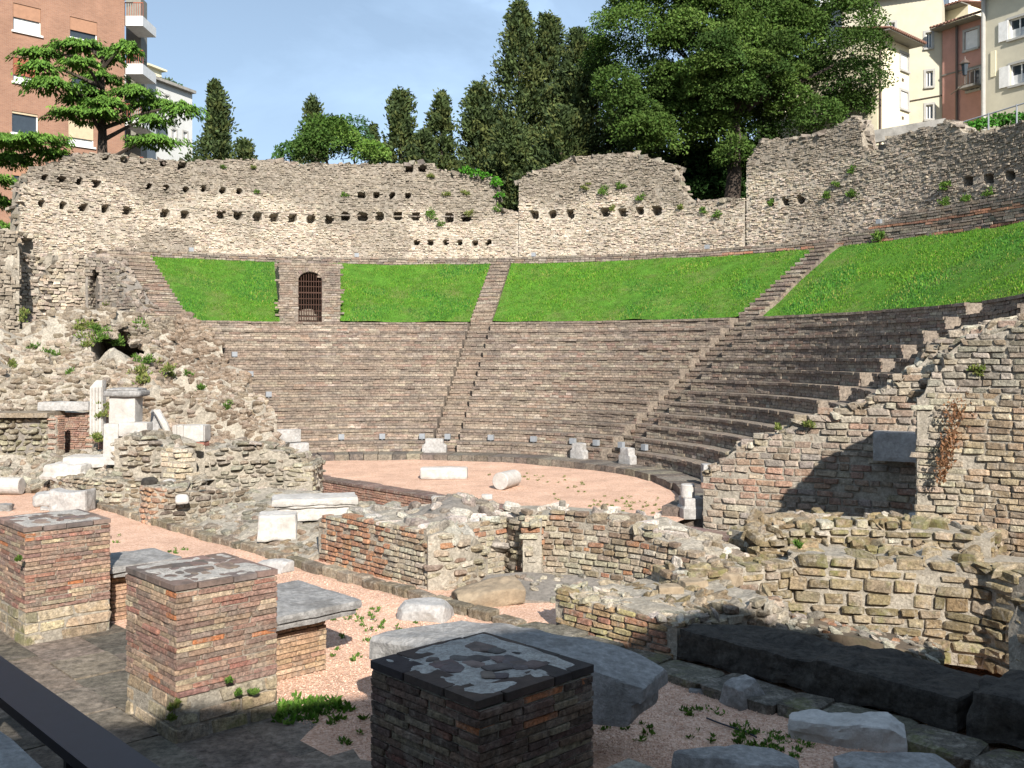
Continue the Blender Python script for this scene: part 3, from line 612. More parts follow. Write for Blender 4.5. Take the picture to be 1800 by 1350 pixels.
# ------------------------------------------------------------------ gate in the lawn: a walled opening with an iron grille
zg = ZG0 - 0.1; gx = C(RG0 + 0.3, GATE_D, zg); t = math.radians(GATE_D); gt = np.array([math.cos(t), -math.sin(t), 0]); gn = np.array([-math.sin(t), -math.cos(t), 0])
root = thing('gateway', 'grey brick gateway with arched opening set into the lawn', 'gateway', gx)
hw, ht, ow, oh = GATE_W / 2, 2.82, 0.54, 1.98
def gp(x, z, back=0.0): return gx + gt * x - gn * back + np.array([0, 0, z])
mb = MB(); nA = 12; arch = [(ow * math.cos(a), oh + 0.42 * math.sin(a)) for a in np.linspace(math.pi, 0, nA + 1)]; col = (0.25, 0.21, 0.17)
for (x0, x1) in ((-hw, -ow), (ow, hw)): mb.quad(gp(x0, 0), gp(x1, 0), gp(x1, ht), gp(x0, ht), col)
for i in range(nA): mb.quad(gp(*arch[i]), gp(*arch[i + 1]), gp(arch[i + 1][0], ht), gp(arch[i][0], ht), col)
edge = [(-ow, 0)] + arch + [(ow, 0)]
for i in range(len(edge) - 1): mb.quad(gp(*edge[i]), gp(*edge[i], 2.6), gp(*edge[i + 1], 2.6), gp(*edge[i + 1]), col)
mb.add([gp(*e, 2.6) for e in edge], [[list(range(len(edge)))]], col)
mb.quad(gp(-hw, ht), gp(hw, ht), gp(hw, ht, 0.5), gp(-hw, ht, 0.5), col)
for sx in (-1, 1): mb.add([gp(sx * hw, 0), gp(sx * hw, ht), gp(sx * hw, ht, 0.5), gp(sx * hw, ht - 0.1, 4.6), gp(sx * hw, 0, 4.6)], [[[0, 1, 2, 3, 4]]], col)
mb.quad(gp(-ow, 0.005), gp(ow, 0.005), gp(ow, 0.005, 2.6), gp(-ow, 0.005, 2.6), col)
mb.build('wall', M['seat'], root)
S = Stones(); rgt = np.random.default_rng(4); z = 0.0
while z < ht - 0.03:
    h = rgt.uniform(0.09, 0.13); x = -hw - rgt.uniform(0, 0.3)
    while x < hw:
        l = rgt.uniform(0.2, 0.5); xc = x + l / 2; zc = z + h / 2
        ins = abs(xc) < ow + l * 0.4 and zc < oh + 0.42 * math.sqrt(max(0, 1 - min(1, abs(xc) / ow) ** 2)) + 0.12
        if not ins and -hw < xc < hw: S.add(gp(xc, zc, 0.05 - rgt.normal(0.012, 0.008)), axes(gt, gn, rgt, 0.015), (l - 0.015, 0.14, h - 0.012), seat_tint(gp(xc, zc), pal(SEATP + [(0.40, 0.36, 0.30)], rgt), rgt))
        x += l
    z += h
for a in np.linspace(0.1, math.pi - 0.1, 13): S.add(gp((ow + 0.11) * math.cos(a), oh + 0.53 * math.sin(a), 0.03), axes(gt * math.sin(a) - np.array([0, 0, 1.0]) * math.cos(a), gn), (0.13, 0.16, 0.2), pal(SEATP[:3], rgt))
S.join('stone_facing', M['seat'], root, 'brick')
root = thing('iron_gate', 'rusty iron grille filling the arched opening in the lawn', 'gate', gp(0, 0))
for i, x in enumerate(np.linspace(-ow + 0.03, ow - 0.03, 10)):
    top = oh + 0.40 * math.sqrt(max(0, 1 - (x / ow) ** 2)); MB().box(gp(x, top / 2, 0.12), (0.014, 0.014, top / 2), np.array([gt, gn, (0, 0, 1)])).build('bar', M['iron'], root)
for z in (0.12, 0.35, 0.62, 0.9, 1.18, 1.46, 1.74, 1.98): MB().box(gp(0, z, 0.12), (ow, 0.02, 0.016 if z != 1.46 else 0.03), np.array([gt, gn, (0, 0, 1)])).build('crossbar', M['iron'], root)
# low wall that carries the terrace above the lawns
def ring(R, d0, d1, zb, zt, n=60): return [(*C(R, d)[:2], zb(d) if callable(zb) else zb, zt(d) if callable(zt) else zt) for d in np.linspace(d0, d1, n)]
BANDP = [(0.24, 0.20, 0.16), (0.30, 0.25, 0.20), (0.20, 0.165, 0.135), (0.27, 0.20, 0.15), (0.34, 0.29, 0.23)]
REDP = [(0.42, 0.20, 0.12), (0.36, 0.17, 0.11), (0.46, 0.25, 0.16)]
bt = lambda d: 8.98 + 0.75 * float(sstep(50, 60, d))
bw = Wall(ring(23.75, -38, 100, 8.1, bt, 90), 1.4); root = thing('terrace_wall', 'low brown masonry wall along the top of the lawns', 'wall', C(23.75, 30, 8.2))
bw.core('mortar', M['seat'], root, 0.5, 0.01, rag=0.03, col=(0.26, 0.22, 0.18))
S = bw.stones(0.42, 0.115, 0.2, BANDP, 3, 0.012, 0.012, tint=lambda p, c, r: pal(REDP, r) if (abs(p[2] - (bt(0) + 0.30)) < 0.10 and p[0] > 11.0) or (p[0] > 9.5 and p[2] < 8.75 and r.uniform() < 0.55) else c); S.join('masonry', M['seat'], root, 'farbrick')
mb = MB(); arc_solid(mb, 24.4, 25.6, -39, 104, 8.3, 8.90); tag(mb.build('terrace_path', M['earth']), kind='structure')
# ------------------------------------------------------------------ the tall outer wall
PALE = [(0.68, 0.57, 0.44), (0.62, 0.51, 0.39), (0.72, 0.61, 0.48), (0.52, 0.43, 0.33), (0.60, 0.49, 0.36), (0.66, 0.56, 0.45), (0.42, 0.35, 0.27), (0.70, 0.60, 0.49)]
GREYST = np.array([0.235, 0.198, 0.153])
def ringpos(px, R):
    lo, hi = -75.0, 125.0
    for _ in range(50):
        m = (lo + hi) / 2; p = C(R, m); 
        if CX + p[0] / p[1] * F < px: lo = m
        else: hi = m
    return C(R, lo)
RW = 25.3
top1 = [(33, 402), (36, 330), (60, 298), (100, 287), (135, 272), (180, 270), (250, 279), (330, 286), (430, 281), (520, 288), (640, 290), (755, 288), (765, 298), (800, 305), (862, 312), (868, 335), (876, 365), (882, 372), (911, 373)]
top2 = [(912, 320), (918, 312), (945, 302), (975, 290), (1000, 280), (1050, 274), (1110, 272), (1150, 281), (1186, 292), (1190, 326), (1205, 345), (1217, 357), (1240, 355), (1309, 350)]
top3 = [(1312, 290), (1318, 278), (1340, 248), (1400, 243), (1440, 236), (1465, 225), (1480, 217), (1500, 205), (1512, 215), (1513, 255), (1540, 272), (1556, 270), (1560, 243), (1600, 231), (1640, 225), (1665, 214), (1684, 222), (1690, 236), (1750, 232), (1800, 214), (1880, 195), (1990, 160)]
def wpts(tp, zb=8.6):
    out = []
    for px, py in tp:
        p = ringpos(px, RW); out.append((p[0], p[1], zb, CH + (HY - py) / F * p[1]))
    return out
holes = []
def hrow(x0, x1, y0, y1, n, s=9, dep=0.5, skip=()):
    for i in range(n):
        if i in skip: continue
        f = i / max(1, n - 1); x = x0 + (x1 - x0) * f; y = y0 + (y1 - y0) * f; holes.append((x - s / 2 - 1.5, x + s / 2 + 1.5, y - s / 2 - 1, y + s / 2 + 1, dep + 0.3))
hrow(74, 222, 358, 370, 5, 10); hrow(292, 578, 375, 386, 10, 10, skip=(2,)); hrow(607, 730, 381, 381, 5, 10); hrow(790, 820, 383, 383, 2, 11)
hrow(262, 422, 328, 337, 6, 6); hrow(635, 718, 343, 344, 4, 6); hrow(731, 860, 426, 426, 6, 5); hrow(185, 320, 277, 291, 5, 7); hrow(720, 742, 297, 297, 2, 8); hrow(78, 170, 312, 323, 4, 8)
hrow(940, 1155, 378, 370, 8, 11, skip=(3,)); hrow(1352, 1408, 357, 352, 3, 9); hrow(1702, 1775, 319, 309, 3, 13, 0.6)
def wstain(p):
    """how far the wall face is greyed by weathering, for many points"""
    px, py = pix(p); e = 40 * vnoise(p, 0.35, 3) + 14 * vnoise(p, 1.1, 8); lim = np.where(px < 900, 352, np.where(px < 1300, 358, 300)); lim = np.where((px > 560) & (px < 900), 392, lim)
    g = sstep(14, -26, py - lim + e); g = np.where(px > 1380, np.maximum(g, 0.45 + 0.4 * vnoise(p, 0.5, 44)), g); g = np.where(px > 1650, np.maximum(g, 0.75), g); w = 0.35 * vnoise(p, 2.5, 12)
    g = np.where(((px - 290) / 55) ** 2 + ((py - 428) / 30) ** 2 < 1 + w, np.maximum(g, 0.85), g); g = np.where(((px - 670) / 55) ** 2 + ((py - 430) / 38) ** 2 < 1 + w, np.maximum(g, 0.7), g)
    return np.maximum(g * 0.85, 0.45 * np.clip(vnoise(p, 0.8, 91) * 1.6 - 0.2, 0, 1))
labs = [('tall pale rubble wall with rows of beam holes left of the gap', top1), ('tall rubble wall section with stepped top in front of the cypresses', top2), ('ruined grey rubble wall climbing below the houses', top3)]
for k, (lab, tp) in enumerate(labs):
    wl = Wall(wpts(tp), 1.1); q = wl.at(np.array([wl.len / 2]))[0]; root = thing('outer_wall', lab, 'wall', (q[0], q[1], 8.6), 'sections of the outer wall')
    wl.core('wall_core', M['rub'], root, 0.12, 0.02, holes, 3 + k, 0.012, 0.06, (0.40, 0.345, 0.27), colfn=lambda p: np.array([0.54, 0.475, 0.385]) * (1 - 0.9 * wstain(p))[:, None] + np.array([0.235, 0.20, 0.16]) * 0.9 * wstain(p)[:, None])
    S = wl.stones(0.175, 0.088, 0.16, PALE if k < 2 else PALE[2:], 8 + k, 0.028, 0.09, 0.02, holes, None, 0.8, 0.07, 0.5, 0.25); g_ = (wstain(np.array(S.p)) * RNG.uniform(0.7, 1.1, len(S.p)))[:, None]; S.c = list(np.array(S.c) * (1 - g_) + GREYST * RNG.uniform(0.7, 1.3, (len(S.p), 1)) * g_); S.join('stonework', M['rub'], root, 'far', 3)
    wl.capstones(0.34, [(0.26, 0.22, 0.17), (0.34, 0.29, 0.23), (0.20, 0.17, 0.14)], 4 + k, 0.9).join('capping_rubble', M['rub'], root, 'far', 5)
    if k == 0:      # stone lintels and ledge courses that stand proud
        S = wl.stones(0.5, 0.07, 0.25, [(0.3, 0.26, 0.21), (0.24, 0.2, 0.16)], 77, 0.03, 0.02, zlo=11.35, zhi=11.4, skip=0.35); S.join('ledge_course', M['rub'], root, 'far', 3)
# ------------------------------------------------------------------ ruins round the stage
RUB = [(0.346, 0.298, 0.227), (0.416, 0.368, 0.289), (0.259, 0.219, 0.164), (0.309, 0.246, 0.175), (0.217, 0.193, 0.153), (0.451, 0.404, 0.324), (0.287, 0.263, 0.207)]
WARM = [(0.346, 0.271, 0.182), (0.295, 0.213, 0.138), (0.397, 0.322, 0.225), (0.246, 0.179, 0.127), (0.364, 0.289, 0.214), (0.273, 0.22, 0.153)]
YEL = [(0.456, 0.398, 0.282), (0.489, 0.425, 0.315), (0.408, 0.356, 0.259), (0.436, 0.358, 0.255), (0.51, 0.459, 0.355)]
RED = [(0.43, 0.225, 0.13), (0.39, 0.20, 0.12), (0.47, 0.265, 0.16), (0.36, 0.195, 0.13)]
MIXB = RED + YEL + YEL + WARM[:3]
BROWNB = [(0.36, 0.21, 0.155), (0.41, 0.25, 0.18), (0.31, 0.18, 0.135), (0.44, 0.26, 0.18)]
def wp(rows):      # (px, base z, top row y, D)
    out = []
    for px, zb, yt, D in rows: p = P(px, yt, D); out.append((p[0], p[1], zb, p[2]))
    return out
def ruin(name, label, rows, thick, l, h, d, palette, objs=True, kind='stone', piece='stone', mats=('rubo', 'rub'), core='mortar', seed=1, cap=0.7, capl=0.22, pts=None, cat='wall', amp=0.04, res=0.12, capp=None, group=None, inset=0.015, **kw):
    wl = Wall(pts if pts is not None else wp(rows), thick); q = wl.at(np.array([wl.len / 2]))[0]; root = thing(name, label, cat, q[:3], group)
    ck = {k: kw[k] for k in ('holes',) if k in kw}
    wl.core('mortar_core', M[core], root, res, amp * 0.5, seed=seed, rag=0.05, inset=inset, **ck); S = wl.stones(l, h, d, palette, seed, **kw); S.ext(wl.endstones(l, h, d, palette, seed, **{k: v for k, v in kw.items() if k in ('proud', 'tilt', 'gap', 'tint', 'hvar', 'hj')}))
    if objs: S.split(piece, M[mats[0]], M[mats[1]], root, kind, 295, seed)
    else: S.join('stonework', M[mats[1]], root, kind, seed)
    if cap > 0: wl.capstones(capl, capp or palette, seed + 3, cap).join('capping_rubble', M[mats[1]], root, 'stone', seed)
    return root, wl
# stage front: a straight brick wall along the edge of the orchestra
pp = [(*L(a, 12.15)[:2], -1.05, z) for a, z in ((25, 0.10), (20, 0.10), (12, 0.10), (8.6, 0.10), (8.4, 0.26), (5.0, 0.28))]
root, wl = ruin('stage_front_wall', 'long straight red-brown brick wall between orchestra gravel and sunken stage', None, 0.5, 0.42, 0.075, 0.15, BROWNB + BROWNB[:2], objs=False, kind='farbrick', mats=('bricko', 'brick'), core='dkmortar', pts=pp, cap=0, proud=0.008, tilt=0.01, rag=0.1, hvar=0.1, res=0.3, amp=0.01)
rq = np.random.default_rng(3)
for a in np.arange(5.2, 24.8, 0.62):
    z = 0.26 if a < 8.5 else 0.10; mb = MB(); p = L(a + 0.31, 12.37, z + 0.03); mb.box(p, (0.30, 0.27, 0.035 + rq.uniform(-0.004, 0.004)), np.array([(*AX, 0), (*BX, 0), (0, 0, 1)]), tuple(pal([(0.20, 0.13, 0.11), (0.25, 0.16, 0.13), (0.17, 0.12, 0.10)], rq))); mb.build('coping_slab', M['brick'], root)
for a, w in ((22.2, 0.9), (19.6, 1.2), (16.9, 0.9), (14.6, 0.8), (10.8, 1.4)): mb = MB(); mb.box(L(a, 12.8, 0.06), (w / 2, 0.2, 0.05), np.array([(*AX, 0), (*BX, 0), (0, 0, 1)]), (0.22, 0.15, 0.125)); mb.build('coping_slab', M['brick'], root)
# stepped side wall at the end of the seating
ruin('side_wall', 'stepped sandy stone wall closing the shaded end of the seating', [(1236, -0.3, 834, 23.4), (1262, -0.3, 818, 23.2), (1290, -0.3, 790, 23.0), (1330, -0.3, 778, 22.8), (1365, -0.3, 768, 22.6), (1395, -0.3, 745, 22.4), (1430, -0.3, 738, 22.2), (1480, -0.3, 724, 21.9),
     (1530, -0.3, 707, 21.6), (1560, -0.3, 690, 21.4), (1600, -0.3, 655, 21.2), (1640, -0.3, 612, 21.0), (1690, -0.3, 584, 20.7), (1740, -0.3, 570, 20.4), (1800, -0.3, 558, 20.1), (1880, -0.3, 545, 19.7)], 0.95, 0.36, 0.155, 0.22,
     [(0.36, 0.285, 0.21), (0.41, 0.335, 0.25), (0.31, 0.24, 0.175), (0.38, 0.27, 0.195), (0.33, 0.285, 0.235), (0.44, 0.37, 0.29)], kind='ashlar', seed=12, cap=2.6, capl=0.26, capp=[(0.52, 0.46, 0.36), (0.40, 0.33, 0.25), (0.34, 0.28, 0.2)], proud=0.012, tilt=0.02, gap=0.016, skip=0.10, rag=1.0,
     tint=lambda p, c, r: pal([(0.42, 0.27, 0.19), (0.38, 0.24, 0.17)], r) if 0.5 < p[2] - 0.02 * p[0] < 1.3 and r.uniform() < 0.45 else c)
# tall wall at the right edge
def ttint(p, c, r):
    px, py = pix(p); 
    if py < 690: return pal(RUB + [(0.5, 0.44, 0.36)], r)
    return pal(YEL, r) * 0.95 if px < 1668 + 25 * vnoise(p, 1.5, 4) or (825 < py < 880 and px < 1700) else c
ruin('side_tower_wall', 'tall sunlit wall of yellow bricks and brown stones', [(1612, 0.0, 703, 17.5), (1625, 0.0, 692, 17.45), (1640, 0.0, 652, 17.4), (1665, 0, 622, 17.3), (1700, 0, 600, 17.15), (1750, 0, 590, 16.9), (1800, 0, 574, 16.6), (1880, 0, 560, 16.2), (1990, 0, 540, 15.6)], 1.3, 0.30, 0.115, 0.2,
     [(0.44, 0.33, 0.21), (0.36, 0.26, 0.17), (0.48, 0.38, 0.25), (0.30, 0.23, 0.16), (0.50, 0.42, 0.30)], kind='ashlar', seed=14, cap=2.0, capl=0.26, capp=RUB, proud=0.010, tilt=0.012, gap=0.012, skip=0.03, rag=1.0, tint=ttint, lvar=0.5)
# right-hand apse: thick wall of big brown stones in two tiers, its return and the ground inside
BIG = [(0.302, 0.229, 0.132), (0.251, 0.187, 0.106), (0.352, 0.272, 0.167), (0.218, 0.17, 0.097), (0.319, 0.255, 0.166), (0.387, 0.314, 0.209)]
ruin('apse_wall', 'thick low wall of big mossy brown stones beside the tall wall', [(1385, -0.3, 972, 15.75), (1440, -0.5, 976, 15.6), (1520, -0.7, 980, 15.45), (1600, -0.8, 986, 15.3), (1680, -0.8, 990, 15.1), (1730, -0.8, 1000, 14.9), (1800, -0.7, 1010, 14.2)], 1.6, 0.36, 0.175, 0.3, BIG,
     kind='ashlar', mats=('mossyo', 'mossy'), seed=21, cap=0.55, capl=0.3, proud=0.03, tilt=0.05, gap=0.014, rag=0.9, hvar=0.25, out=0.05, lvar=0.5, hj=0.22)
ruin('apse_upper_tier', 'rubble upper tier lying on the mossy stone wall', [(1345, 0.4, 948, 16.3), (1390, 0.5, 930, 16.5), (1450, 0.6, 922, 16.6), (1520, 0.6, 920, 16.6), (1600, 0.6, 925, 16.4), (1680, 0.6, 938, 16.2), (1740, 0.6, 950, 15.9)], 1.0, 0.28, 0.13, 0.3, BIG + [(0.55, 0.48, 0.38)],
     kind='ashlar', mats=('mossyo', 'mossy'), seed=22, cap=1.3, capl=0.3, proud=0.04, tilt=0.09, gap=0.014, rag=0.9, out=0.05, lvar=0.5, hj=0.22, capp=BIG + [(0.56, 0.50, 0.41), (0.5, 0.44, 0.34)])
ruin('apse_return_wall', 'low brown stone wall running from white boulder to mossy corner', [(1195, -0.1, 1018, 14.9), (1240, -0.1, 1008, 15.05), (1300, -0.1, 998, 15.3), (1360, -0.1, 990, 15.55), (1412, -0.1, 984, 15.8)], 0.9, 0.30, 0.15, 0.25, BIG + WARM, kind='ashlar', mats=('mossyo', 'mossy'), seed=23, cap=1.3, capl=0.27, proud=0.025, tilt=0.05, gap=0.028, rag=0.8, capp=BIG + [(0.6, 0.55, 0.46)])
pt = Patch([[P(1200, 1118, 13.1), P(1330, 1110, 13.6), P(1480, 1120, 13.6), P(1660, 1165, 13.0)], [P(1215, 1080, 14.6), P(1330, 1062, 15.0), P(1470, 1090, 14.6), P(1660, 1140, 14.2)]])
root = thing('apse_floor', 'rubble and dry soil floor inside the mossy stone corner', 'rubble', pt.at(np.array([.5]), np.array([.3]))[0]); pt.core('soil_bed', M['earth'], root, 0.15, 0.06, thick=0.5)
pt.stones(0.16, 0.12, 0.1, RUB + [(0.3, 0.17, 0.1)], 4, 0.03, 0.3, dens=0.5).join('loose_rubble', M['rub'], root)
ruin('ruin_corner', 'small rubble wall stub at the edge of the shade, far right', [(1772, -0.2, 1095, 11.4), (1785, -0.2, 1062, 11.3), (1810, -0.2, 1050, 11.1), (1900, -0.2, 1045, 10.8)], 0.8, 0.3, 0.15, 0.25, BIG, kind='round', mats=('mossyo', 'mossy'), seed=24, cap=0.8, proud=0.04, tilt=0.06, gap=0.028)
# big-brick wall in the middle foreground
ruin('brick_wall', 'low wall of large orange and mossy yellow bricks', None, 0.62, 0.33, 0.083, 0.2, RED + [(0.50, 0.28, 0.15), (0.46, 0.32, 0.18), (0.42, 0.36, 0.18), (0.48, 0.40, 0.22), (0.44, 0.30, 0.17)], kind='brick', piece='brick', mats=('mossyo', 'mossy'), seed=31, cap=2.0, capl=0.15,
     pts=[(*L(4.85, 5.72)[:2], -0.05, 0.56), (*L(3.9, 5.72)[:2], -0.05, 0.55), (*L(2.72, 5.72)[:2], -0.05, 0.52)], proud=0.012, tilt=0.015, gap=0.014, rag=0.2, hvar=0.06, lvar=0.3, capp=[(0.56, 0.5, 0.4), (0.45, 0.38, 0.28)])
ruin('rubble_return', 'short rubble wall end beside the dark sandstone beam', None, 0.4, 0.26, 0.12, 0.2, WARM + RUB, seed=33, cap=1.2, capl=0.2, pts=[(*L(2.66, 5.98)[:2], -0.05, 0.50), (*L(2.6, 7.0)[:2], -0.05, 0.46), (*L(2.55, 8.1)[:2], -0.05, 0.46)], proud=0.025, tilt=0.05, gap=0.02, hj=0.15)
mb = MB(); pt = Patch([[L(2.7, 6.2, 0.42), L(3.8, 6.3, 0.47), L(5.0, 6.3, 0.42)], [L(2.6, 8.0, 0.45), L(3.8, 8.2, 0.5), L(5.2, 8.2, 0.30)]]); root = thing('mortar_bed', 'pale broken mortar surface behind the orange brick wall', 'rubble', L(3.8, 7.2, 0.3))
pt.core('mortar_core', M['mortar'], root, 0.12, 0.07, thick=0.5, scale=2.0); pt.stones(0.2, 0.16, 0.14, BIG + [(0.6, 0.55, 0.46)], 8, 0.03, 0.3, dens=0.35).join('loose_rubble', M['rub'], root)
# middle ruin: brick face, broken second face, curved niche wall with a small pilaster
ruin('broken_brick_wall', 'broken wall of red and cream bricks facing the gravel path', None, 2.0, 0.215, 0.092, 0.18, MIXB, kind='brick', piece='brick', mats=('bricko', 'brick'), seed=41, cap=0.7, capl=0.3,
     pts=[(*L(11.35, 5.95)[:2], -0.05, 0.78), (*L(11.0, 5.95)[:2], -0.05, 0.90), (*L(9.6, 5.95)[:2], -0.05, 0.94), (*L(8.05, 5.95)[:2], -0.05, 0.98)], proud=0.015, tilt=0.02, gap=0.018, skip=0.05, rag=0.6, capp=[(0.33, 0.30, 0.26), (0.42, 0.38, 0.32), (0.27, 0.24, 0.2), (0.6, 0.55, 0.48)],
     tint=lambda p, c, r: (pal(RED, r) if r.uniform() < 0.62 else c) if pix(p)[0] < 690 else (pal(YEL, r) if r.uniform() < 0.6 else c))
ruin('broken_pier', 'chunky broken pier of cream stones and one red brick', [(752, -0.05, 942, 16.5), (790, -0.05, 936, 16.6), (830, -0.05, 945, 16.9), (858, -0.05, 962, 17.3)], 1.3, 0.26, 0.12, 0.25, YEL + WARM + YEL, kind='stone', piece='brick', mats=('bricko', 'brick'), seed=42, cap=1.0, capl=0.32, proud=0.03, tilt=0.07, gap=0.025, skip=0.08, amp=0.08,
     capp=[(0.33, 0.30, 0.26), (0.42, 0.38, 0.32), (0.27, 0.24, 0.2), (0.5, 0.45, 0.38)], tint=lambda p, c, r: pal(RED, r) if 0.72 < p[2] < 0.84 and p[0] < -0.9 else c)
pt = Patch([[P(735, 925, 17.2), P(800, 915, 17.3), P(860, 930, 17.6), P(880, 960, 17.6)], [P(715, 902, 18.2), P(795, 885, 18.2), P(845, 885, 18.2), P(885, 915, 18.3)], [P(710, 897, 19.0), P(800, 870, 18.9), P(845, 872, 18.9), P(890, 905, 19.0)]])
root = thing('rubble_mound', 'heap of grey rubble on top of the broken middle ruin', 'rubble', P(800, 910, 18)); pt.core('mortar_core', M['dkmortar'], root, 0.12, 0.12, thick=0.8, scale=1.8)
pt.stones(0.24, 0.17, 0.2, [(0.30, 0.26, 0.21), (0.38, 0.34, 0.28), (0.22, 0.18, 0.15), (0.5, 0.46, 0.4)], 5, 0.06, 0.35, dens=0.8).split('stone', M['rubo'], M['rub'], root, 'stone', 200)
ruin('niche_wall', 'curved wall of small cream and red bricks behind the mortar floor', [(862, -0.05, 925, 18.0), (885, -0.05, 912, 17.9), (905, -0.05, 905, 17.5), (925, -0.05, 902, 17.3), (945, -0.05, 905, 17.4), (990, -0.05, 906, 17.3), (1060, -0.05, 916, 16.9), (1130, -0.05, 934, 16.4), (1170, -0.05, 952, 16.0), (1230, -0.05, 985, 15.5), (1262, -0.05, 1000, 15.3)], 1.1, 0.23, 0.098, 0.2,
     YEL + YEL + WARM + RED[:2], kind='brick', piece='brick', mats=('bricko', 'brick'), seed=44, cap=0.8, capl=0.26, proud=0.015, tilt=0.03, gap=0.02, skip=0.05, rag=0.8, capp=[(0.30, 0.24, 0.17), (0.38, 0.32, 0.25), (0.58, 0.52, 0.44)],
     tint=lambda p, c, r: pal(RUB[:5], r) * 0.75 if pix(p)[0] < 905 else c)
ruin('niche_pilaster', 'narrow stub of cream bricks with red courses before the curved wall', [(919, -0.05, 918, 17.02), (952, -0.05, 920, 17.0)], 0.35, 0.28, 0.10, 0.2, YEL, kind='brick', piece='brick', mats=('bricko', 'brick'), seed=45, cap=1.0, capl=0.2, proud=0.012, tilt=0.02, gap=0.02, rag=0.2, tint=lambda p, c, r: pal(RED, r) if abs(p[2] - 0.9) < 0.05 or abs(p[2] - 0.68) < 0.05 else c)
pt = Patch([[P(800, 1068, 15.4), P(900, 1062, 15.6), P(985, 1055, 15.7), P(1120, 1050, 15.3)], [P(855, 1012, 16.8), P(930, 1008, 16.9), P(1020, 1012, 16.7), P(1180, 1040, 15.6)]]); root = thing('mortar_floor', 'flat patch of grey mortar floor inside the curved niche', 'floor', P(950, 1035, 16.2)); pt.core('mortar_core', M['dkmortar'], root, 0.15, 0.04, thick=0.4)
pt.stones(0.14, 0.1, 0.08, RUB, 6, 0.015, 0.2, dens=0.18).join('loose_rubble', M['rub'], root)
# left ruins
ruin('dark_stone_pedestal', 'low curved wall of dark stones in white mortar and weathered red brick', [(244, -0.05, 856, 23.4), (262, -0.05, 858, 23.0), (300, -0.05, 862, 22.8), (360, -0.05, 864, 23.2), (440, -0.05, 872, 24.3)], 1.7, 0.27, 0.125, 0.2, [(0.20, 0.155, 0.11), (0.26, 0.20, 0.14), (0.16, 0.125, 0.10), (0.30, 0.24, 0.17)], mats=('rubo', 'rub'), seed=51, cap=0.9, capl=0.3, proud=0.012, tilt=0.025, gap=0.03, rag=0.7,
     capp=RUB, tint=lambda p, c, r: pal([(0.42, 0.24, 0.15), (0.46, 0.28, 0.18), (0.38, 0.25, 0.17)], r) if pix(p)[0] < 295 + 25 * vnoise(p, 2, 2) else c)
ruin('cream_pillar', 'stub pillar of pale cream bricks amid the rubble', [(284, 0.3, 792, 24.5), (316, 0.3, 788, 24.2), (346, 0.3, 800, 24.5)], 0.9, 0.34, 0.125, 0.22, [(0.64, 0.55, 0.40), (0.58, 0.48, 0.33), (0.68, 0.60, 0.46), (0.60, 0.50, 0.37)], kind='brick', piece='brick', mats=('bricko', 'brick'), seed=52, cap=0.8, capl=0.25, proud=0.012, tilt=0.02, gap=0.02, rag=0.4, capp=RUB)
ruin('stage_rubble_wall', 'rugged rubble wall before the seating, between cream pillar and marble blocks', [(340, -0.05, 802, 25.1), (380, -0.05, 792, 25.2), (430, -0.05, 783, 25.4), (470, -0.05, 788, 25.7), (510, -0.05, 802, 25.8), (548, -0.05, 822, 25.8)], 1.5, 0.27, 0.12, 0.25, RUB, mats=('rubo', 'rub'), seed=53, cap=1.2, capl=0.3, proud=0.05, tilt=0.10, gap=0.025, rag=0.9, amp=0.1)
ruin('cream_pier', 'short pier of cream stones at the end of the stage rubble wall', [(498, -0.05, 828, 25.3), (522, -0.05, 820, 25.2), (549, -0.05, 822, 25.2)], 0.7, 0.30, 0.125, 0.2, YEL, kind='stone', seed=54, cap=1.0, capl=0.22, proud=0.02, tilt=0.03, gap=0.025, rag=0.4)
ruin('back_rubble_wall', 'rough rubble stub under the marble altar', [(200, -0.05, 775, 26.0), (235, -0.05, 764, 25.9), (268, -0.05, 772, 25.8), (292, -0.05, 798, 25.6)], 1.4, 0.27, 0.13, 0.25, RUB, mats=('rubo', 'rub'), seed=55, cap=1.0, capl=0.3, proud=0.06, tilt=0.14, gap=0.02, rag=0.9, amp=0.12)
ruin('curved_low_wall', 'low curving wall of brown and cream blocks behind the grey marble block', [(88, -0.05, 848, 27.8), (112, -0.05, 842, 26.9), (150, -0.05, 842, 26.2), (195, -0.05, 845, 25.8), (244, -0.05, 850, 25.6)], 1.6, 0.28, 0.125, 0.22, WARM + YEL[:2] + RUB[:2], mats=('rubo', 'rub'), seed=56, cap=1.1, capl=0.27, proud=0.02, tilt=0.04, gap=0.025, rag=0.7, capp=RUB)
ruin('tufa_wall', 'wall of rounded grey-green facing stones at the left edge', [(-60, 0.7, 735, 29.6), (20, 0.7, 734, 29.6), (84, 0.7, 733, 29.6)], 0.4, 0.24, 0.17, 0.3, [(0.27, 0.23, 0.15), (0.33, 0.29, 0.20), (0.22, 0.19, 0.13), (0.37, 0.33, 0.24)], kind='round', mats=('rubo', 'rub'), seed=57, cap=0.4, proud=0.06, tilt=0.16, gap=0.0, rag=0.3, core='dkmortar', hvar=0.1, inset=0.08)
ruin('red_brick_pilaster', 'narrow red brick pilaster ending the facing-stone wall', [(84, 0.2, 732, 29.5), (98, 0.2, 732, 29.4)], 0.35, 0.30, 0.065, 0.12, BROWNB, objs=False, kind='farbrick', mats=('bricko', 'brick'), seed=58, cap=0, proud=0.006, tilt=0.01, rag=0.1)
ruin('red_brick_niche', 'recessed dark red brick wall beside the fluted white pilaster', [(97, 0.2, 724, 30.7), (162, 0.2, 724, 30.4)], 0.9, 0.32, 0.065, 0.12, BROWNB + [(0.32, 0.22, 0.16)], objs=False, kind='farbrick', mats=('bricko', 'brick'), seed=59, cap=0, proud=0.006, tilt=0.01, rag=0.1)
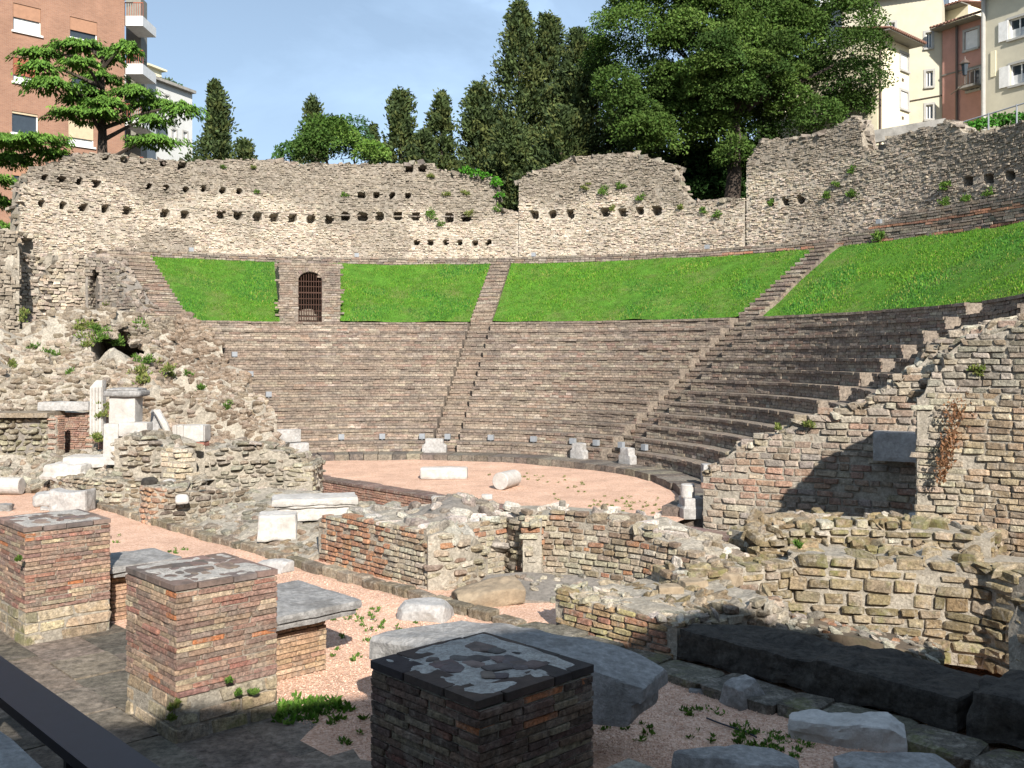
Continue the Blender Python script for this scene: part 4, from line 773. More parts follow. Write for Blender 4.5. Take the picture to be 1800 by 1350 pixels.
mb = MB(); mb.box(P(20, 728, 30.0), (1.35, 0.6, 0.07), col=(0.30, 0.24, 0.17)); o = mb.build('coping_slab', M['rub']); tag(o, 'flat brown coping slab on the facing-stone wall', 'slab')
pt = Patch([[P(-60, 868, 28.0), P(30, 862, 28.2), P(90, 858, 28.0), P(150, 850, 27.6), P(215, 845, 26.8)], [P(-60, 835, 28.8), P(30, 832, 28.8), P(90, 830, 28.8), P(150, 815, 28.6), P(215, 800, 27.6)], [P(-60, 800, 29.5), P(30, 800, 29.5), P(90, 800, 29.4), P(160, 792, 30.0), P(230, 770, 28.6)]])
root = thing('rubble_bank', 'pale rubble bank under the facing-stone wall', 'rubble', P(60, 850, 28.4)); pt.core('mortar_core', M['mortar'], root, 0.2, 0.12, thick=0.8, scale=1.5); pt.stones(0.26, 0.16, 0.2, RUB, 5, 0.05, 0.22, dens=0.8).join('loose_rubble', M['rub'], root)
pt = Patch([[L(11.4, 5.55, 0.06), L(13.5, 5.55, 0.06), L(16, 5.55, 0.06), L(18.6, 5.55, 0.06), L(20.6, 5.55, 0.06)], [L(11.4, 6.4, 0.28), L(13.5, 6.6, 0.36), L(16, 6.6, 0.32), L(18.6, 6.6, 0.22), L(20.6, 6.4, 0.16)], [L(11.4, 7.8, 0.5), L(13.5, 8.6, 0.62), L(16, 8.6, 0.6), L(18.6, 8.2, 0.45), L(20.6, 7.8, 0.3)]])
root = thing('rubble_slope', 'gentle slope of mortared rubble rising from the gravel kerb', 'rubble', L(16, 6.4, 0.1)); pt.core('mortar_core', M['mortar'], root, 0.15, 0.08, thick=0.6, scale=1.8)
S = pt.stones(0.30, 0.17, 0.14, RUB + WARM[:2], 6, 0.02, 0.12, dens=0.75); S.split('stone', M['rubo'], M['rub'], root, 'stone', 295)
# kerb of squared stones along the path
root = thing('path_kerb', 'line of squared brown kerb stones edging the pink gravel', 'kerb', L(11, 5.4, 0)); a = 5.2; rk = np.random.default_rng(9); S = Stones()
while a < 21.5:
    l = rk.uniform(0.28, 0.62); S.add(L(a + l / 2, 5.42 + rk.normal(0, 0.02), 0.05 + rk.normal(0, 0.012)), axes((*AX, 0), (*(-BX), 0), rk, 0.03), (l - 0.03, 0.24, 0.18), pal([(0.24, 0.19, 0.13), (0.30, 0.24, 0.17), (0.20, 0.16, 0.11), (0.34, 0.28, 0.20)], rk)); a += l
S.objects('kerb_stone', M['rubo'], root, 'brick')
root = thing('foundation_course', 'low shaded course of foundation stones before the dark sandstone blocks', 'kerb', L(0, 5.3, 0)); a = -6.0; S = Stones()
while a < 4.9:
    l = rk.uniform(0.4, 0.95); S.add(L(a + l / 2, 5.36 + rk.normal(0, 0.02), 0.04 + rk.normal(0, 0.012)), axes((*AX, 0), (*(-BX), 0), rk, 0.02), (l - 0.01, rk.uniform(0.5, 0.66), 0.2), pal([(0.15, 0.135, 0.105), (0.19, 0.17, 0.13), (0.13, 0.115, 0.09)], rk)); a += l
S.objects('foundation_stone', M['mossyo'], root, 'ashlar')
block('sandstone_beam', 'long dark sandstone beam lying in the shade', 'stone block', L(0.92, 6.2, 0.1), (3.45, 1.0, 0.37), DEG_A, M['dark'], 3, 0.07, 0.03, 70, 3.0, cuts=4)
block('sandstone_beam', 'dark sandstone block at the right edge, beyond the long beam', 'stone block', L(-2.1, 6.25, 0.08), (2.4, 1.1, 0.5), DEG_A, M['dark'], 5, 0.07, 0.03, 60, 3.0, cuts=4)
# ------------------------------------------------------------------ the great ruined flank on the left
LP = PALE[:6] + [(0.40, 0.33, 0.25), (0.33, 0.28, 0.22)]
def ltint(p, c, r):
    g = float(np.clip(0.45 + 0.9 * vnoise(p * np.array([1, 1, 0.45]), 0.7, 61), 0, 1)) * 0.9; return c * (1 - g) + np.array([0.25, 0.21, 0.16]) * r.uniform(0.7, 1.3) * g
ruin('flank_wall', 'tall pale ruined wall end at the left edge below the trees', [(-60, 1.0, 402, 40.0), (5, 1.0, 404, 40.0), (24, 1.0, 408, 40.1), (34, 1.0, 440, 40.2)], 3.0, 0.30, 0.15, 0.2, LP, objs=False, kind='far', seed=61, cap=0.8, capl=0.35, proud=0.05, tilt=0.10, gap=0.015, tint=ltint, amp=0.25, res=0.2, rag=0.8)
ruin('flank_buttress', 'eroded pale rubble wall under the outer wall, left of the doorway', [(28, 3.0, 448, 41.6), (60, 3.0, 452, 42.4), (95, 3.0, 450, 43.3), (130, 3.0, 452, 43.5), (156, 3.0, 455, 43.7)], 2.5, 0.28, 0.14, 0.2, LP, objs=False, kind='far', seed=62, cap=0.8, capl=0.35, proud=0.05, tilt=0.10, gap=0.015, tint=ltint, amp=0.4, res=0.2, rag=0.8)
dh = [(157, 173, 484, 566, 1.6), (159, 171, 476, 486, 1.6)]
ruin('stair_side_wall', 'grey rubble side wall below the stair, with a narrow arched doorway', [(150, 3.5, 456, 43.2), (165, 3.5, 446, 43.2), (180, 3.5, 450, 43.4), (198, 3.5, 478, 43.0), (222, 3.5, 515, 42.5), (250, 3.5, 553, 42.0), (285, 3.5, 574, 41.9), (330, 3.5, 588, 42.2)], 1.0, 0.27, 0.125, 0.2, [(0.36, 0.30, 0.24), (0.30, 0.25, 0.2), (0.42, 0.36, 0.28), (0.26, 0.21, 0.17)], objs=False, kind='far', seed=63, cap=1.6, capl=0.3, proud=0.03, tilt=0.06, gap=0.015, holes=dh, amp=0.06, res=0.1, core='dkmortar')
cave = [(162, 230, 590, 632, 4.0), (84, 98, 608, 642, 1.6), (228, 245, 602, 628, 3.0)]
pt = Patch([[P(-60, 792, 33.2), P(30, 790, 33.4), P(100, 790, 33.6), P(160, 790, 33.6), P(215, 792, 33.4), P(265, 795, 33.4), P(320, 800, 33.6), P(395, 806, 34.2), P(462, 810, 34.9), P(520, 806, 35.6)],
            [P(-60, 712, 34.2), P(30, 712, 34.4), P(100, 708, 34.4), P(160, 700, 34.6), P(215, 702, 34.6), P(265, 700, 34.8), P(320, 708, 35.4), P(375, 716, 36.2), P(420, 728, 36.9), P(468, 738, 37.3)],
            [P(-60, 650, 35.2), P(30, 648, 35.4), P(100, 640, 35.6), P(160, 636, 36.0), P(215, 638, 36.4), P(265, 645, 37.2), P(308, 650, 38.2), P(345, 656, 39.0), P(382, 664, 39.4), P(424, 670, 39.7)],
            [P(-60, 612, 37.6), P(30, 608, 37.8), P(100, 600, 38.0), P(160, 588, 38.4), P(215, 588, 39.0), P(260, 600, 39.8), P(298, 606, 40.4), P(328, 610, 40.8), P(352, 614, 41.0), P(384, 618, 41.3)],
            [P(-60, 588, 40.6), P(30, 584, 40.8), P(100, 568, 41.2), P(160, 566, 41.4), P(215, 568, 41.6), P(255, 574, 41.8), P(285, 574, 42.0), P(303, 573, 42.4), P(320, 574, 42.7), P(342, 573, 42.9)]])
pt.crag = True; FLANK = pt; root = thing('flank_slope', 'steep overgrown rubble face with a cave-like hollow beside the seating', 'ruin', P(200, 760, 33)); pt.core('mortar_core', M['mortar'], root, 0.16, 0.5, cave, 5, 1.2, 0.5)
def stint(p, c, r):
    g = float(np.clip(0.7 + 0.8 * vnoise(p, 0.5, 71), 0, 1)) * 0.9; k = np.array([0.35, 0.255, 0.18]) if p[0] > -14 else np.array([0.33, 0.265, 0.19]); return (c * (1 - g) + k * r.uniform(0.7, 1.3) * g) * 0.72
pt.stones(0.30, 0.15, 0.22, LP + WARM[:3], 9, 0.05, 0.14, cave, stint, 1.5).join('rubble', M['rub'], root, 'stone')
# ------------------------------------------------------------------ the row of square brick piers
PB = [(0.36, 0.235, 0.17), (0.31, 0.20, 0.15), (0.42, 0.29, 0.20), (0.28, 0.185, 0.145), (0.34, 0.205, 0.16), (0.45, 0.33, 0.22), (0.26, 0.185, 0.145), (0.38, 0.26, 0.185), (0.34, 0.17, 0.125), (0.47, 0.37, 0.25)]
A3 = np.array([(*AX, 0), (*BX, 0), (0, 0, 1.0)])
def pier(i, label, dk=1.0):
    a0 = 4.58 * i; w, w2 = 1.24, 1.14; r = np.random.default_rng(200 + i); root = thing('brick_pier', label, 'pier', L(a0 + w / 2, w2 / 2, 0), 'square brick piers in a row')
    mb = MB(); mb.box(L(a0 + w / 2, w2 / 2, 0.74), (w / 2 - 0.012, w2 / 2 - 0.012, 0.78), A3); mb.build('mortar_core', M['mortar'], root)
    S = Stones(); H = Stones(); zb, zt, nc = 0.46, 1.515, 19; hc = (zt - zb) / nc
    def face(c, z, hh, f, S_, lo, hi, cols, dep=0.15, proud=0.006, gap=0.009):
        x = 0.0; first = True; W_f = w if f in (0, 2) else w2
        while x < W_f - 1e-6:
            l = r.uniform(lo, hi)
            if first and c % 2: l *= 0.5
            first = False
            if W_f - x - l < 0.12: l = W_f - x
            m = x + l / 2; off = dep / 2 - r.normal(0.006, proud)
            if f == 0: p = L(a0 + m, off, z); A = np.array([(*AX, 0), (*(-BX), 0), (0, 0, 1.0)])
            elif f == 1: p = L(a0 + off, m, z); A = np.array([(*BX, 0), (*(-AX), 0), (0, 0, 1.0)])
            elif f == 2: p = L(a0 + m, w2 - off, z); A = np.array([(*AX, 0), (*BX, 0), (0, 0, 1.0)])
            else: p = L(a0 + w - off, m, z); A = np.array([(*BX, 0), (*AX, 0), (0, 0, 1.0)])
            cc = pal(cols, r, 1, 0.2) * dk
            if hh < 0.1 and r.uniform() < 0.03: cc = np.array([0.50, 0.20, 0.09])
            A = np.array([rot(np.array([0, 0, 1.0]), r.normal(0, 0.014), v) for v in A]); S_.add(p + np.array([0, 0, r.normal(0, 0.002)]), A, (l - gap, dep, hh - gap * r.uniform(0.7, 1.3)), cc); x += l
    for c in range(nc):
        z = zb + (c + 0.5) * hc
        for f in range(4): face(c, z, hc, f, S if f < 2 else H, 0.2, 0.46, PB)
    Y = [(0.46, 0.38, 0.24), (0.52, 0.44, 0.29), (0.38, 0.30, 0.20), (0.44, 0.33, 0.22), (0.34, 0.29, 0.2)]; z = -0.02; F_ = Stones()
    for hh in (0.17, 0.15, 0.16):
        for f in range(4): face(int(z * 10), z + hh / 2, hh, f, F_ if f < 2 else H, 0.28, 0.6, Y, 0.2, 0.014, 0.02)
        z += hh
    S.objects('brick', M['bricko'], root, 'thin', i); F_.objects('footing_stone', M['mossyo'], root, 'ashlar', i); H.join('rear_brickwork', M['brick'], root, 'brick', i)
    # cap: a border of flat dark tiles round rubble set in pale mortar
    mb = MB(); V, Fq = rough_block(w - 0.1, w2 - 0.1, 0.10, 5 + i, 0.013, 0.01, 26, 6.0); mb.add(V @ A3 + L(a0 + w / 2, w2 / 2, 1.545), [Fq]); mb.build('cap_mortar', M['cap_mortar'], root)
    T = Stones(); tw = 0.24
    for f in range(4):
        x = 0.0 if f in (0, 2) else tw; end = w if f in (0, 2) else w2 - tw
        while x < end - 0.02:
            l = min(r.uniform(0.3, 0.5), end - x)
            if end - x - l < 0.15: l = end - x
            m = x + l / 2; q = {0: (m, tw / 2 - 0.012), 1: (tw / 2 - 0.012, m), 2: (m, w2 - tw / 2 + 0.012), 3: (w - tw / 2 + 0.012, m)}[f]
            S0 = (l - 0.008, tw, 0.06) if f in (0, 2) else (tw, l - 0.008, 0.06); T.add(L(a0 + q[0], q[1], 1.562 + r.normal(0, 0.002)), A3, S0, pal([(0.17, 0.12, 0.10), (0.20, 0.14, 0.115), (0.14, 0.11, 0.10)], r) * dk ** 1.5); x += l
    T.objects('cap_tile', M['tile'], root, 'flat', i)
    T = Stones()
    for k in range(18):
        s_ = r.uniform(0.06, 0.19); T.add(L(a0 + r.uniform(0.28, w - 0.28), r.uniform(0.28, w2 - 0.28), 1.582), np.array([rot(np.array([0, 0, 1.0]), r.uniform(0, 6), v) for v in A3]), (s_ * 1.4, s_, 0.05), pal([(0.15, 0.11, 0.095), (0.12, 0.10, 0.09), (0.2, 0.15, 0.12)], r))
    T.objects('inset_stone', M['tile'], root, 'stone', i)
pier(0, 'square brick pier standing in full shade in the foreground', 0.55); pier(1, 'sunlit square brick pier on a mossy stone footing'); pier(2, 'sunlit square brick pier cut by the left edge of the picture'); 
# paving under the piers
root = thing('pier_pavement', 'worn dark stone paving between the piers', 'pavement', L(3, 0, 0)); rp = np.random.default_rng(8); root['kind'] = 'structure'; del root['category']
S = Stones(); b = -2.0
for bw_ in (0.62, 0.7, 0.66, 0.72, 0.62):
    a = -3.0
    while a < 10.5:
        l = rp.uniform(0.8, 1.7); S.add(L(a + l / 2, b + bw_ / 2, -0.045 + rp.normal(0, 0.006)), axes((*AX, 0), (*(-BX), 0), rp, 0.006), (l - 0.006, bw_ - 0.006, 0.12), pal([(0.16, 0.135, 0.105), (0.20, 0.17, 0.135), (0.13, 0.11, 0.09), (0.22, 0.18, 0.14)], rp)); a += l
    b += bw_
S.objects('paving_stone', M['pave'], root, 'flat')
# railing and parapet nearest the camera
root = thing('barrier_rail', 'black flat steel rail crossing the lower left corner', 'railing', L(4, -2.25, 0))
mb = MB(); mb.box(L(2, -2.12, 1.52), (9, 0.15, 0.035), A3); mb.build('rail', M['black'], root)
for a in (-4.5, -1.5, 1.5, 4.6, 7.6): mb = MB(); mb.box(L(a, -2.12, 0.98), (0.025, 0.03, 0.515), A3); mb.build('post', M['black'], root)
wl = Wall([(*L(a, -2.55)[:2], -0.2, 0.75) for a in (11, 4, -6)], 0.4); root = thing('parapet_wall', 'mossy rubble retaining wall under the black rail', 'wall', L(3, -2.5, 0)); wl.core('mortar_core', M['mortar'], root, 0.2, 0.03)
wl2 = Wall([(*L(a, -2.1)[:2], -0.2, 0.62) for a in (11, 4, -6)], 0.3); wl2.stones(0.4, 0.2, 0.25, RUB, 3, 0.02, 0.03).split('stone', M['mossyo'], M['mossy'], root, 'stone', 250)
block('granite_coping', 'grey speckled granite coping in the bottom left corner', 'coping', L(2.5, -3.12, 1.65), (14, 0.62, 0.35), DEG_A, M['gmarble'], 4, 0.01, 0.03, 60, 4)
# ------------------------------------------------------------------ carved marble and loose stones
def base_bricks(root, a0, a1, b0, b1, z1, seed, name='base'):
    r = np.random.default_rng(seed); mb = MB(); mb.box(L((a0 + a1) / 2, (b0 + b1) / 2, z1 / 2), ((a1 - a0) / 2 - 0.02, (b1 - b0) / 2 - 0.02, z1 / 2), A3); mb.build('base_core', M['mortar'], root); S = Stones(); z = 0.0
    while z < z1 - 0.01:
        h = min(0.062, z1 - z)
        for f in range(2):
            x, e = (a0, a1) if f == 0 else (b0, b1)
            while x < e - 0.01:
                l = min(r.uniform(0.22, 0.42), e - x); m = x + l / 2
                p = L(m, b0 + 0.06, z + h / 2) if f == 0 else L(a0 + 0.06, m, z + h / 2); A = np.array([(*AX, 0), (*(-BX), 0), (0, 0, 1.0)]) if f == 0 else np.array([(*BX, 0), (*(-AX), 0), (0, 0, 1.0)])
                S.add(p, A, (l - 0.008, 0.14, h - 0.009), pal([(0.50, 0.34, 0.21), (0.46, 0.30, 0.19), (0.54, 0.38, 0.25), (0.42, 0.27, 0.18)], r)); x += l
        z += h
    S.objects('base_brick', M['bricko'], root, 'brick', seed)
def slab(label, a0, a1, b0, b1, z0, z1, seed, inset=0.3):
    root = thing('marble_slab', label, 'slab', L((a0 + a1) / 2, (b0 + b1) / 2, 0), 'marble slabs on brick bases behind the piers'); base_bricks(root, a0 + inset, a1 - inset, b0 + 0.15, b1 - inset * 1.1, z0, seed)
    for k, (e, za, zb) in enumerate(((0.05, z0, z0 + (z1 - z0) * 0.45), (0.0, z0 + (z1 - z0) * 0.45, z1))):
        V, Fq = rough_block(a1 - a0 - 2 * e, b1 - b0 - 2 * e, zb - za + 0.006, seed + k, 0.014, 0.025, 20, 3.0); mb = MB(); mb.add(V @ A3 + L((a0 + a1) / 2, (b0 + b1) / 2, (za + zb) / 2), [Fq]); mb.build('cornice' if k == 0 else 'slab_top', M['gmarble'], root)
slab('grey marble slab on a brick base behind the mossy-footed pier', 5.3, 6.8, 1.2, 2.75, 0.68, 0.86, 3)
slab('grey marble slab half hidden behind the leftmost pier', 9.35, 10.4, 1.2, 2.3, 0.68, 0.86, 6)
root = thing('marble_architrave', 'big broken marble block behind the shaded pier, half in sun', 'marble block', L(1.0, 2.2, 0)); base_bricks(root, -0.35, 0.55, 1.35, 2.2, 0.45, 9)
def tp(V):
    V = V.copy(); x = V[:, 0] / 1.5; V[:, 2] += np.where(V[:, 2] < 0, 0.16 * np.clip(-x, 0, 1) + 0.05 * x, 0.05 * np.cos(x * 2.2)); V[:, 1] *= 1 + 0.12 * np.cos(x * 2.5); V[:, 0] += np.where(V[:, 2] < 0, -0.10 * x, 0); return V
V, Fq = rough_block(3.0, 0.95, 0.55, 11, 0.025, 0.05, 44, 3.2, tp, 8); d = math.degrees(math.atan2(9.35 - 10.75, 1.25 + 1.3)); mb = MB(); mb.add(V @ rz(d) + np.array([0.02, 10.05, 0.73]), [Fq]); mb.build('marble_body', M['gmarble'], root)
def stone_at(px, py, w, d, h, label, deg=0, mat='marble', name='marble_fragment', cat='stone', z=0.0, seed=1, amp=0.05, rad=0.035, tilt=(0, 0), n=18, scale=4.0, taper=None, group=None):
    """a stone whose foot is seen at (px, py) on level z; sizes in metres"""
    p = G(px, py, z); return block(name, label, cat, (p[0], p[1] + d * 0.3, z - 0.02), (w, d, h), deg, M[mat], seed, amp * 0.6, rad * 0.6, n + 6, scale, taper, tilt=tilt, group=group, cuts=9)
def carved(V):      # one end thinner, edges broken
    V = V.copy(); V[:, 2] = V[:, 2] * (1 - 0.35 * np.clip(V[:, 0] + 0.2, -0.4, 0.5)) + 0.12 * np.sin(V[:, 0] * 4) * (V[:, 2] > 0) * 0.4; V[:, 1] *= 1 - 0.3 * np.abs(V[:, 0]); return V
def wedge(V): V = V.copy(); k = np.clip(V[:, 2] / V[:, 2].max() * 0.5 + 0.5, 0, 1); V[:, 0] = V[:, 0] * (1 - 0.4 * k) - 0.06 * k; V[:, 1] *= 1 - 0.45 * k; V[:, 2] += 0.25 * V[:, 0] * k; return V
stone_at(1315, 1245, 0.44, 0.36, 0.34, 'angular grey boulder on the shaded gravel', 25, 'gmarble', 'boulder', 'boulder', seed=3, amp=0.07, taper=wedge, scale=3)
stone_at(1500, 1312, 1.12, 0.5, 0.26, 'pale broken marble fragment with a moulded end on shaded gravel', -22, 'wmarble', seed=5, amp=0.08, taper=carved, n=28, scale=5)
stone_at(1300, 1392, 1.1, 0.5, 0.30, 'grey marble block cut by the bottom edge', -14, 'gmarble', 'marble_block', 'marble block', seed=7, amp=0.04)
stone_at(1590, 1390, 1.1, 0.5, 0.24, 'flat grey marble piece at the bottom edge, right of the cut block', -8, 'gmarble', seed=8, amp=0.04)
stone_at(1190, 1197, 0.34, 0.24, 0.10, 'small grey stone by the end of the big marble block', -15, 'gmarble', 'loose_stone', 'stone', seed=9)
stone_at(1232, 1222, 0.26, 0.16, 0.07, 'small flat stone half sunk in shaded gravel', -15, 'gmarble', 'loose_stone', 'stone', seed=10)
stone_at(745, 1090, 0.80, 0.5, 0.26, 'pale squared stone on sunny gravel behind the big marble block', -20, 'marble', 'loose_stone', 'stone', seed=12, amp=0.04)
stone_at(482, 1004, 0.62, 0.35, 0.20, 'flat pale stone lying against the path kerb', -35, 'marble', 'loose_stone', 'stone', seed=13)
stone_at(858, 1062, 1.05, 0.75, 0.30, 'tilted brown stone slab before the curved niche', 14, 'dark', 'stone_slab', 'slab', 0.02, 14, 0.05, 0.06, (6, -8))
bpy.data.objects['stone_slab'].data.materials[0] = rock('brown_slab_stone', 'rgb', (0.30, 0.235, 0.16), scale=7, stain=(0.16, 0.13, 0.1), bump=0.6)
stone_at(1205, 985, 0.92, 0.7, 0.40, 'rounded white marble boulder on the brown stone wall', -10, 'wmarble', 'boulder', 'boulder', 0.42, 15, 0.05, 0.16)
for k, (px, py, w, lab) in enumerate(((1180, 1052, 0.36, 'dark rough stone at the foot of the curved brick wall'), (1222, 1042, 0.40, 'squared brown stone on the low return wall'), (1285, 1030, 0.34, 'brown stone beside the white boulder'))): stone_at(px, py, w, 0.3, 0.2, lab, 20 * k, 'dark', 'loose_stone', 'stone', 0.4, 20 + k, 0.03, 0.04)
for k in ('loose_stone.004', 'loose_stone.005', 'loose_stone.006'):
    if k in bpy.data.objects: bpy.data.objects[k].data.materials[0] = bpy.data.materials['brown_slab_stone']
# in the orchestra
p = G(780, 842); o = block('marble_shaft', 'white marble block lying on the orchestra gravel', 'marble block', (p[0], p[1] + 0.2, -0.02), (1.5, 0.42, 0.38), -2, M['wmarble'], 31, 0.015, 0.06, 16)
p = G(880, 862); root = thing('column_drum', 'fallen white column drum pointing at the viewer', 'column drum', p); mb = MB(); dv = np.array([0.42, 0.9, 0.0]); dv /= np.linalg.norm(dv); ax = np.array([np.cross((0, 0, 1), dv), (0, 0, 1), dv])
lathe(mb, [(0.24, 0), (0.255, 0.02), (0.25, 0.5), (0.24, 0.98), (0.23, 1.0)], p + np.array([-0.02, 0.1, 0.25]), ax, 28); mb.build('drum', M['wmarble'], root)
stone_at(856, 877, 0.28, 0.2, 0.14, 'small white stone at the edge of the orchestra', 0, 'wmarble', 'loose_stone', 'stone', 0.1, 33, 0.03)
p = G(1219, 912, 0.0); block('pedestal', 'tapered grey marble pedestal at the foot of the stepped side wall', 'pedestal', (p[0], p[1] + 0.3, -0.02), (0.56, 0.56, 0.50), 8, M['marble'], 35, 0.012, 0.03, 8, 3, lambda V: V * np.where(V[:, 2:3] > 0, np.array([[0.86, 0.9, 1]]), 1.0))
mb = MB(); lathe(mb, [(0.16, 0), (0.17, 0.02), (0.165, 0.30), (0.15, 0.32)], (0, 0, 0)); o = mb.build('column_stub', M['wmarble']); o.location = (p[0] - 0.09, p[1] + 0.28, 0.475); tag(o, 'small white column stub standing on the grey pedestal', 'column stub', kind='thing')
def at_ring(px, R, z):
    q = ringpos(px, R); return np.array([q[0], q[1], z])
def face_deg(q): return math.degrees(math.atan2(-(q[1] - CC[1]), -(q[0] - CC[0]))) + 90
for k, (px, R, z, w, h, d, lab) in enumerate(((764, 9.75, 0.2, 0.95, 0.55, 0.25, 'upright marble panel at the foot of the straight stairway'), (1018, 9.8, 0.2, 0.62, 0.58, 0.3, 'marble throne end beside the diagonal stairway foot'), (1103, 9.8, 0.2, 0.62, 0.58, 0.3, 'marble throne end nearer the shaded seats'),
        (1243, 9.75, 0.2, 0.45, 0.62, 0.3, 'small marble block ending the front row by the side wall'), (518, 9.6, 0.1, 1.0, 0.55, 0.45, 'lower of two pale marble blocks beside the rubble wall'), (505, 10.1, 0.65, 0.95, 0.48, 0.45, 'upper of two pale marble blocks beside the rubble wall'))):
    q = at_ring(px, R, z); block('marble_block', lab, 'marble block', q, (w, d, h), face_deg(q), M['marble'], 40 + k, 0.015, 0.03, 10, taper=(lambda V: V * np.where(V[:, 2:3] > 0, np.array([[0.72, 1, 1]]), 1.0)) if k in (0, 1, 2) else None)
p = P(1575, 808, 21.3); block('marble_basin', 'grey marble slab jutting from the shaded side wall', 'slab', (p[0], p[1] - 0.15, p[2]), (0.98, 0.75, 0.62), -25, M['marble'], 48, 0.006, 0.03, 10)
p = G(1600, 925, 0.5); block('marble_block', 'small pale block in the dark corner under the marble slab', 'marble block', (p[0] + 0.1, 19.5, 0.3), (0.4, 0.4, 0.5), 0, M['marble'], 49)
# left group
def std(px0, px1, y0, y1, D, name, label, cat, mat='marble', depth=0.4, deg=0, seed=1, amp=0.012, rad=0.03, taper=None, n=10, tilt=(0, 0)):
    a = P(px0, y1, D); b = P(px1, y0, D); return block(name, label, cat, ((a[0] + b[0]) / 2, D + depth / 2, a[2]), (b[0] - a[0], depth, b[2] - a[2]), deg, M[mat], seed, amp, rad, n, taper=taper, tilt=tilt)
root = thing('fluted_pilaster', 'tall fluted white marble pilaster with a broken top', 'pilaster', P(167, 768, 29.0)); a = P(156, 768, 29.0); b = P(179, 668, 29.0); wv = b[0] - a[0]; hv = b[2] - a[2]
V, Fq = rough_block(wv, 0.3, hv, 61, 0.012, 0.02, 14, 2.0, lambda V: V - np.array([0, 0, 1.0]) * ((V[:, 2:3] > hv * 0.3) * 0.22 * (V[:, 0:1] < 0) * np.abs(V[:, 0:1]) / wv * 2)); mb = MB(); mb.add(V + np.array([(a[0] + b[0]) / 2, 29.2, a[2] + hv / 2]), [Fq]); mb.build('shaft', M['wmarble'], root)
for k in range(4): mb = MB(); x = a[0] + wv * (0.14 + 0.24 * k); mb.box((x, 29.04, a[2] + hv * 0.45), (wv * 0.07, 0.025, hv * 0.42)); mb.build('fillet', M['wmarble'], root)
root = thing('altar', 'white marble altar with a dark projecting cap', 'altar', P(214, 745, 27.4))
for nm, (x0, x1, y0, y1, D, dp, mt, rd) in {'die': (190, 236, 697, 745, 27.4, 0.6, 'wmarble', 0.02), 'cap': (178, 244, 687, 698, 27.25, 0.85, 'gmarble', 0.06), 'cap_moulding': (184, 240, 683, 688, 27.3, 0.75, 'gmarble', 0.05)}.items():
    a = P(x0, y1, D); b = P(x1, y0, D); V, Fq = rough_block(b[0] - a[0], dp, b[2] - a[2], 62, 0.015, rd, 12); mb = MB(); mb.add(V + np.array([(a[0] + b[0]) / 2, 27.75, (a[2] + b[2]) / 2]), [Fq]); mb.build(nm, M[mt], root)
root = thing('marble_doorframe', 'white marble corner piece like an upturned L under the altar', 'marble block', P(195, 815, 27.0))
for nm, (x0, x1, y0, y1) in {'upright': (181, 207, 745, 818), 'lintel': (207.5, 258, 743, 767)}.items():
    a = P(x0, y1, 27.2); b = P(x1, y0, 27.2); V, Fq = rough_block(b[0] - a[0], 0.45, b[2] - a[2], 63, 0.012, 0.025, 12); mb = MB(); mb.add(V + np.array([(a[0] + b[0]) / 2, 27.45, (a[2] + b[2]) / 2]), [Fq]); mb.build(nm, M['wmarble'], root)
std(65, 156, 706, 722, 30.2, 'marble_architrave', 'long pale marble beam lying on the red brick niche wall', 'marble block', 'marble', 0.45, 0, 64, 0.025)
root = thing('moulded_block', 'white marble block with moulded vertical edges on a red plinth', 'marble block', P(331, 777, 28.6))
def part(nm, x0, x1, y0, y1, D, dp, sd, rd, mt='wmarble'): a = P(x0, y1, D); b = P(x1, y0, D); return block(nm, None, None, ((a[0] + b[0]) / 2, D + dp / 2, a[2]), (b[0] - a[0], dp, b[2] - a[2]), 0, M[mt], sd, 0.008, rd, 10, parent=root)
part('block_body', 302, 360, 748, 777, 28.6, 0.6, 65, 0.03)
for x, w in ((308, 5), (318, 8), (354, 7)): part('fillet', x - w / 2, x + w / 2, 747, 776, 28.55, 0.1, 70, 0.02)
std(332, 359, 777, 786, 28.6, 'red_plinth', 'small red brick plinth under the moulded marble block', 'plinth', 'gmarble', 0.5, 0, 66)
bpy.data.objects['red_plinth'].data.materials[0] = rock('red_base', 'rgb', (0.33, 0.15, 0.11), bump=0.4)
root = thing('marble_volute', 'curved broken white marble slab leaning on the rubble slope', 'marble fragment', P(285, 775, 28.8)); mb = MB(); pts = np.array([P(272, 722, 29.0), P(280, 730, 28.9), P(288, 745, 28.8), P(295, 760, 28.8), P(300, 775, 28.8)]); mb.tube(pts, [0.05, 0.09, 0.10, 0.09, 0.07], 8)
mb.build('curved_edge', M['wmarble'], root); pt_ = Patch([[P(266, 778, 29.0), P(285, 778, 28.95), P(299, 776, 28.9)], [P(264, 745, 29.2), P(277, 745, 29.1), P(288, 745, 28.95)], [P(266, 720, 29.3), P(269, 721, 29.2), P(273, 722, 29.1)]]); pt_.core('slab_body', M['marble'], root, 0.1, 0.01, thick=0.15)
std(68, 150, 818, 845, 27.4, 'marble_slab', 'irregular white marble slab on the rubble bank before the brick niche', 'slab', 'wmarble', 0.9, -8, 67, 0.06, 0.06, lambda V: V * np.where(V[:, 2:3] < 0, 1.0, np.array([[0.9, 0.8, 1]])))
std(108, 186, 803, 822, 27.9, 'marble_slab', 'upper white marble slab lying before the brick niche', 'slab', 'wmarble', 0.9, 6, 68, 0.04, 0.04)
root = thing('column_drum', 'pale column drum lying at the left edge', 'column drum', G(5, 872)); p = G(5, 872); mb = MB(); lathe(mb, [(0.22, 0), (0.24, 0.02), (0.23, 1.1), (0.24, 1.16), (0.22, 1.2)], p + np.array([0.38, 0.3, 0.24]), np.array([(0, 1, 0), (0, 0, 1), (-1, 0.12, 0)]), 24); mb.build('drum', M['wmarble'], root)
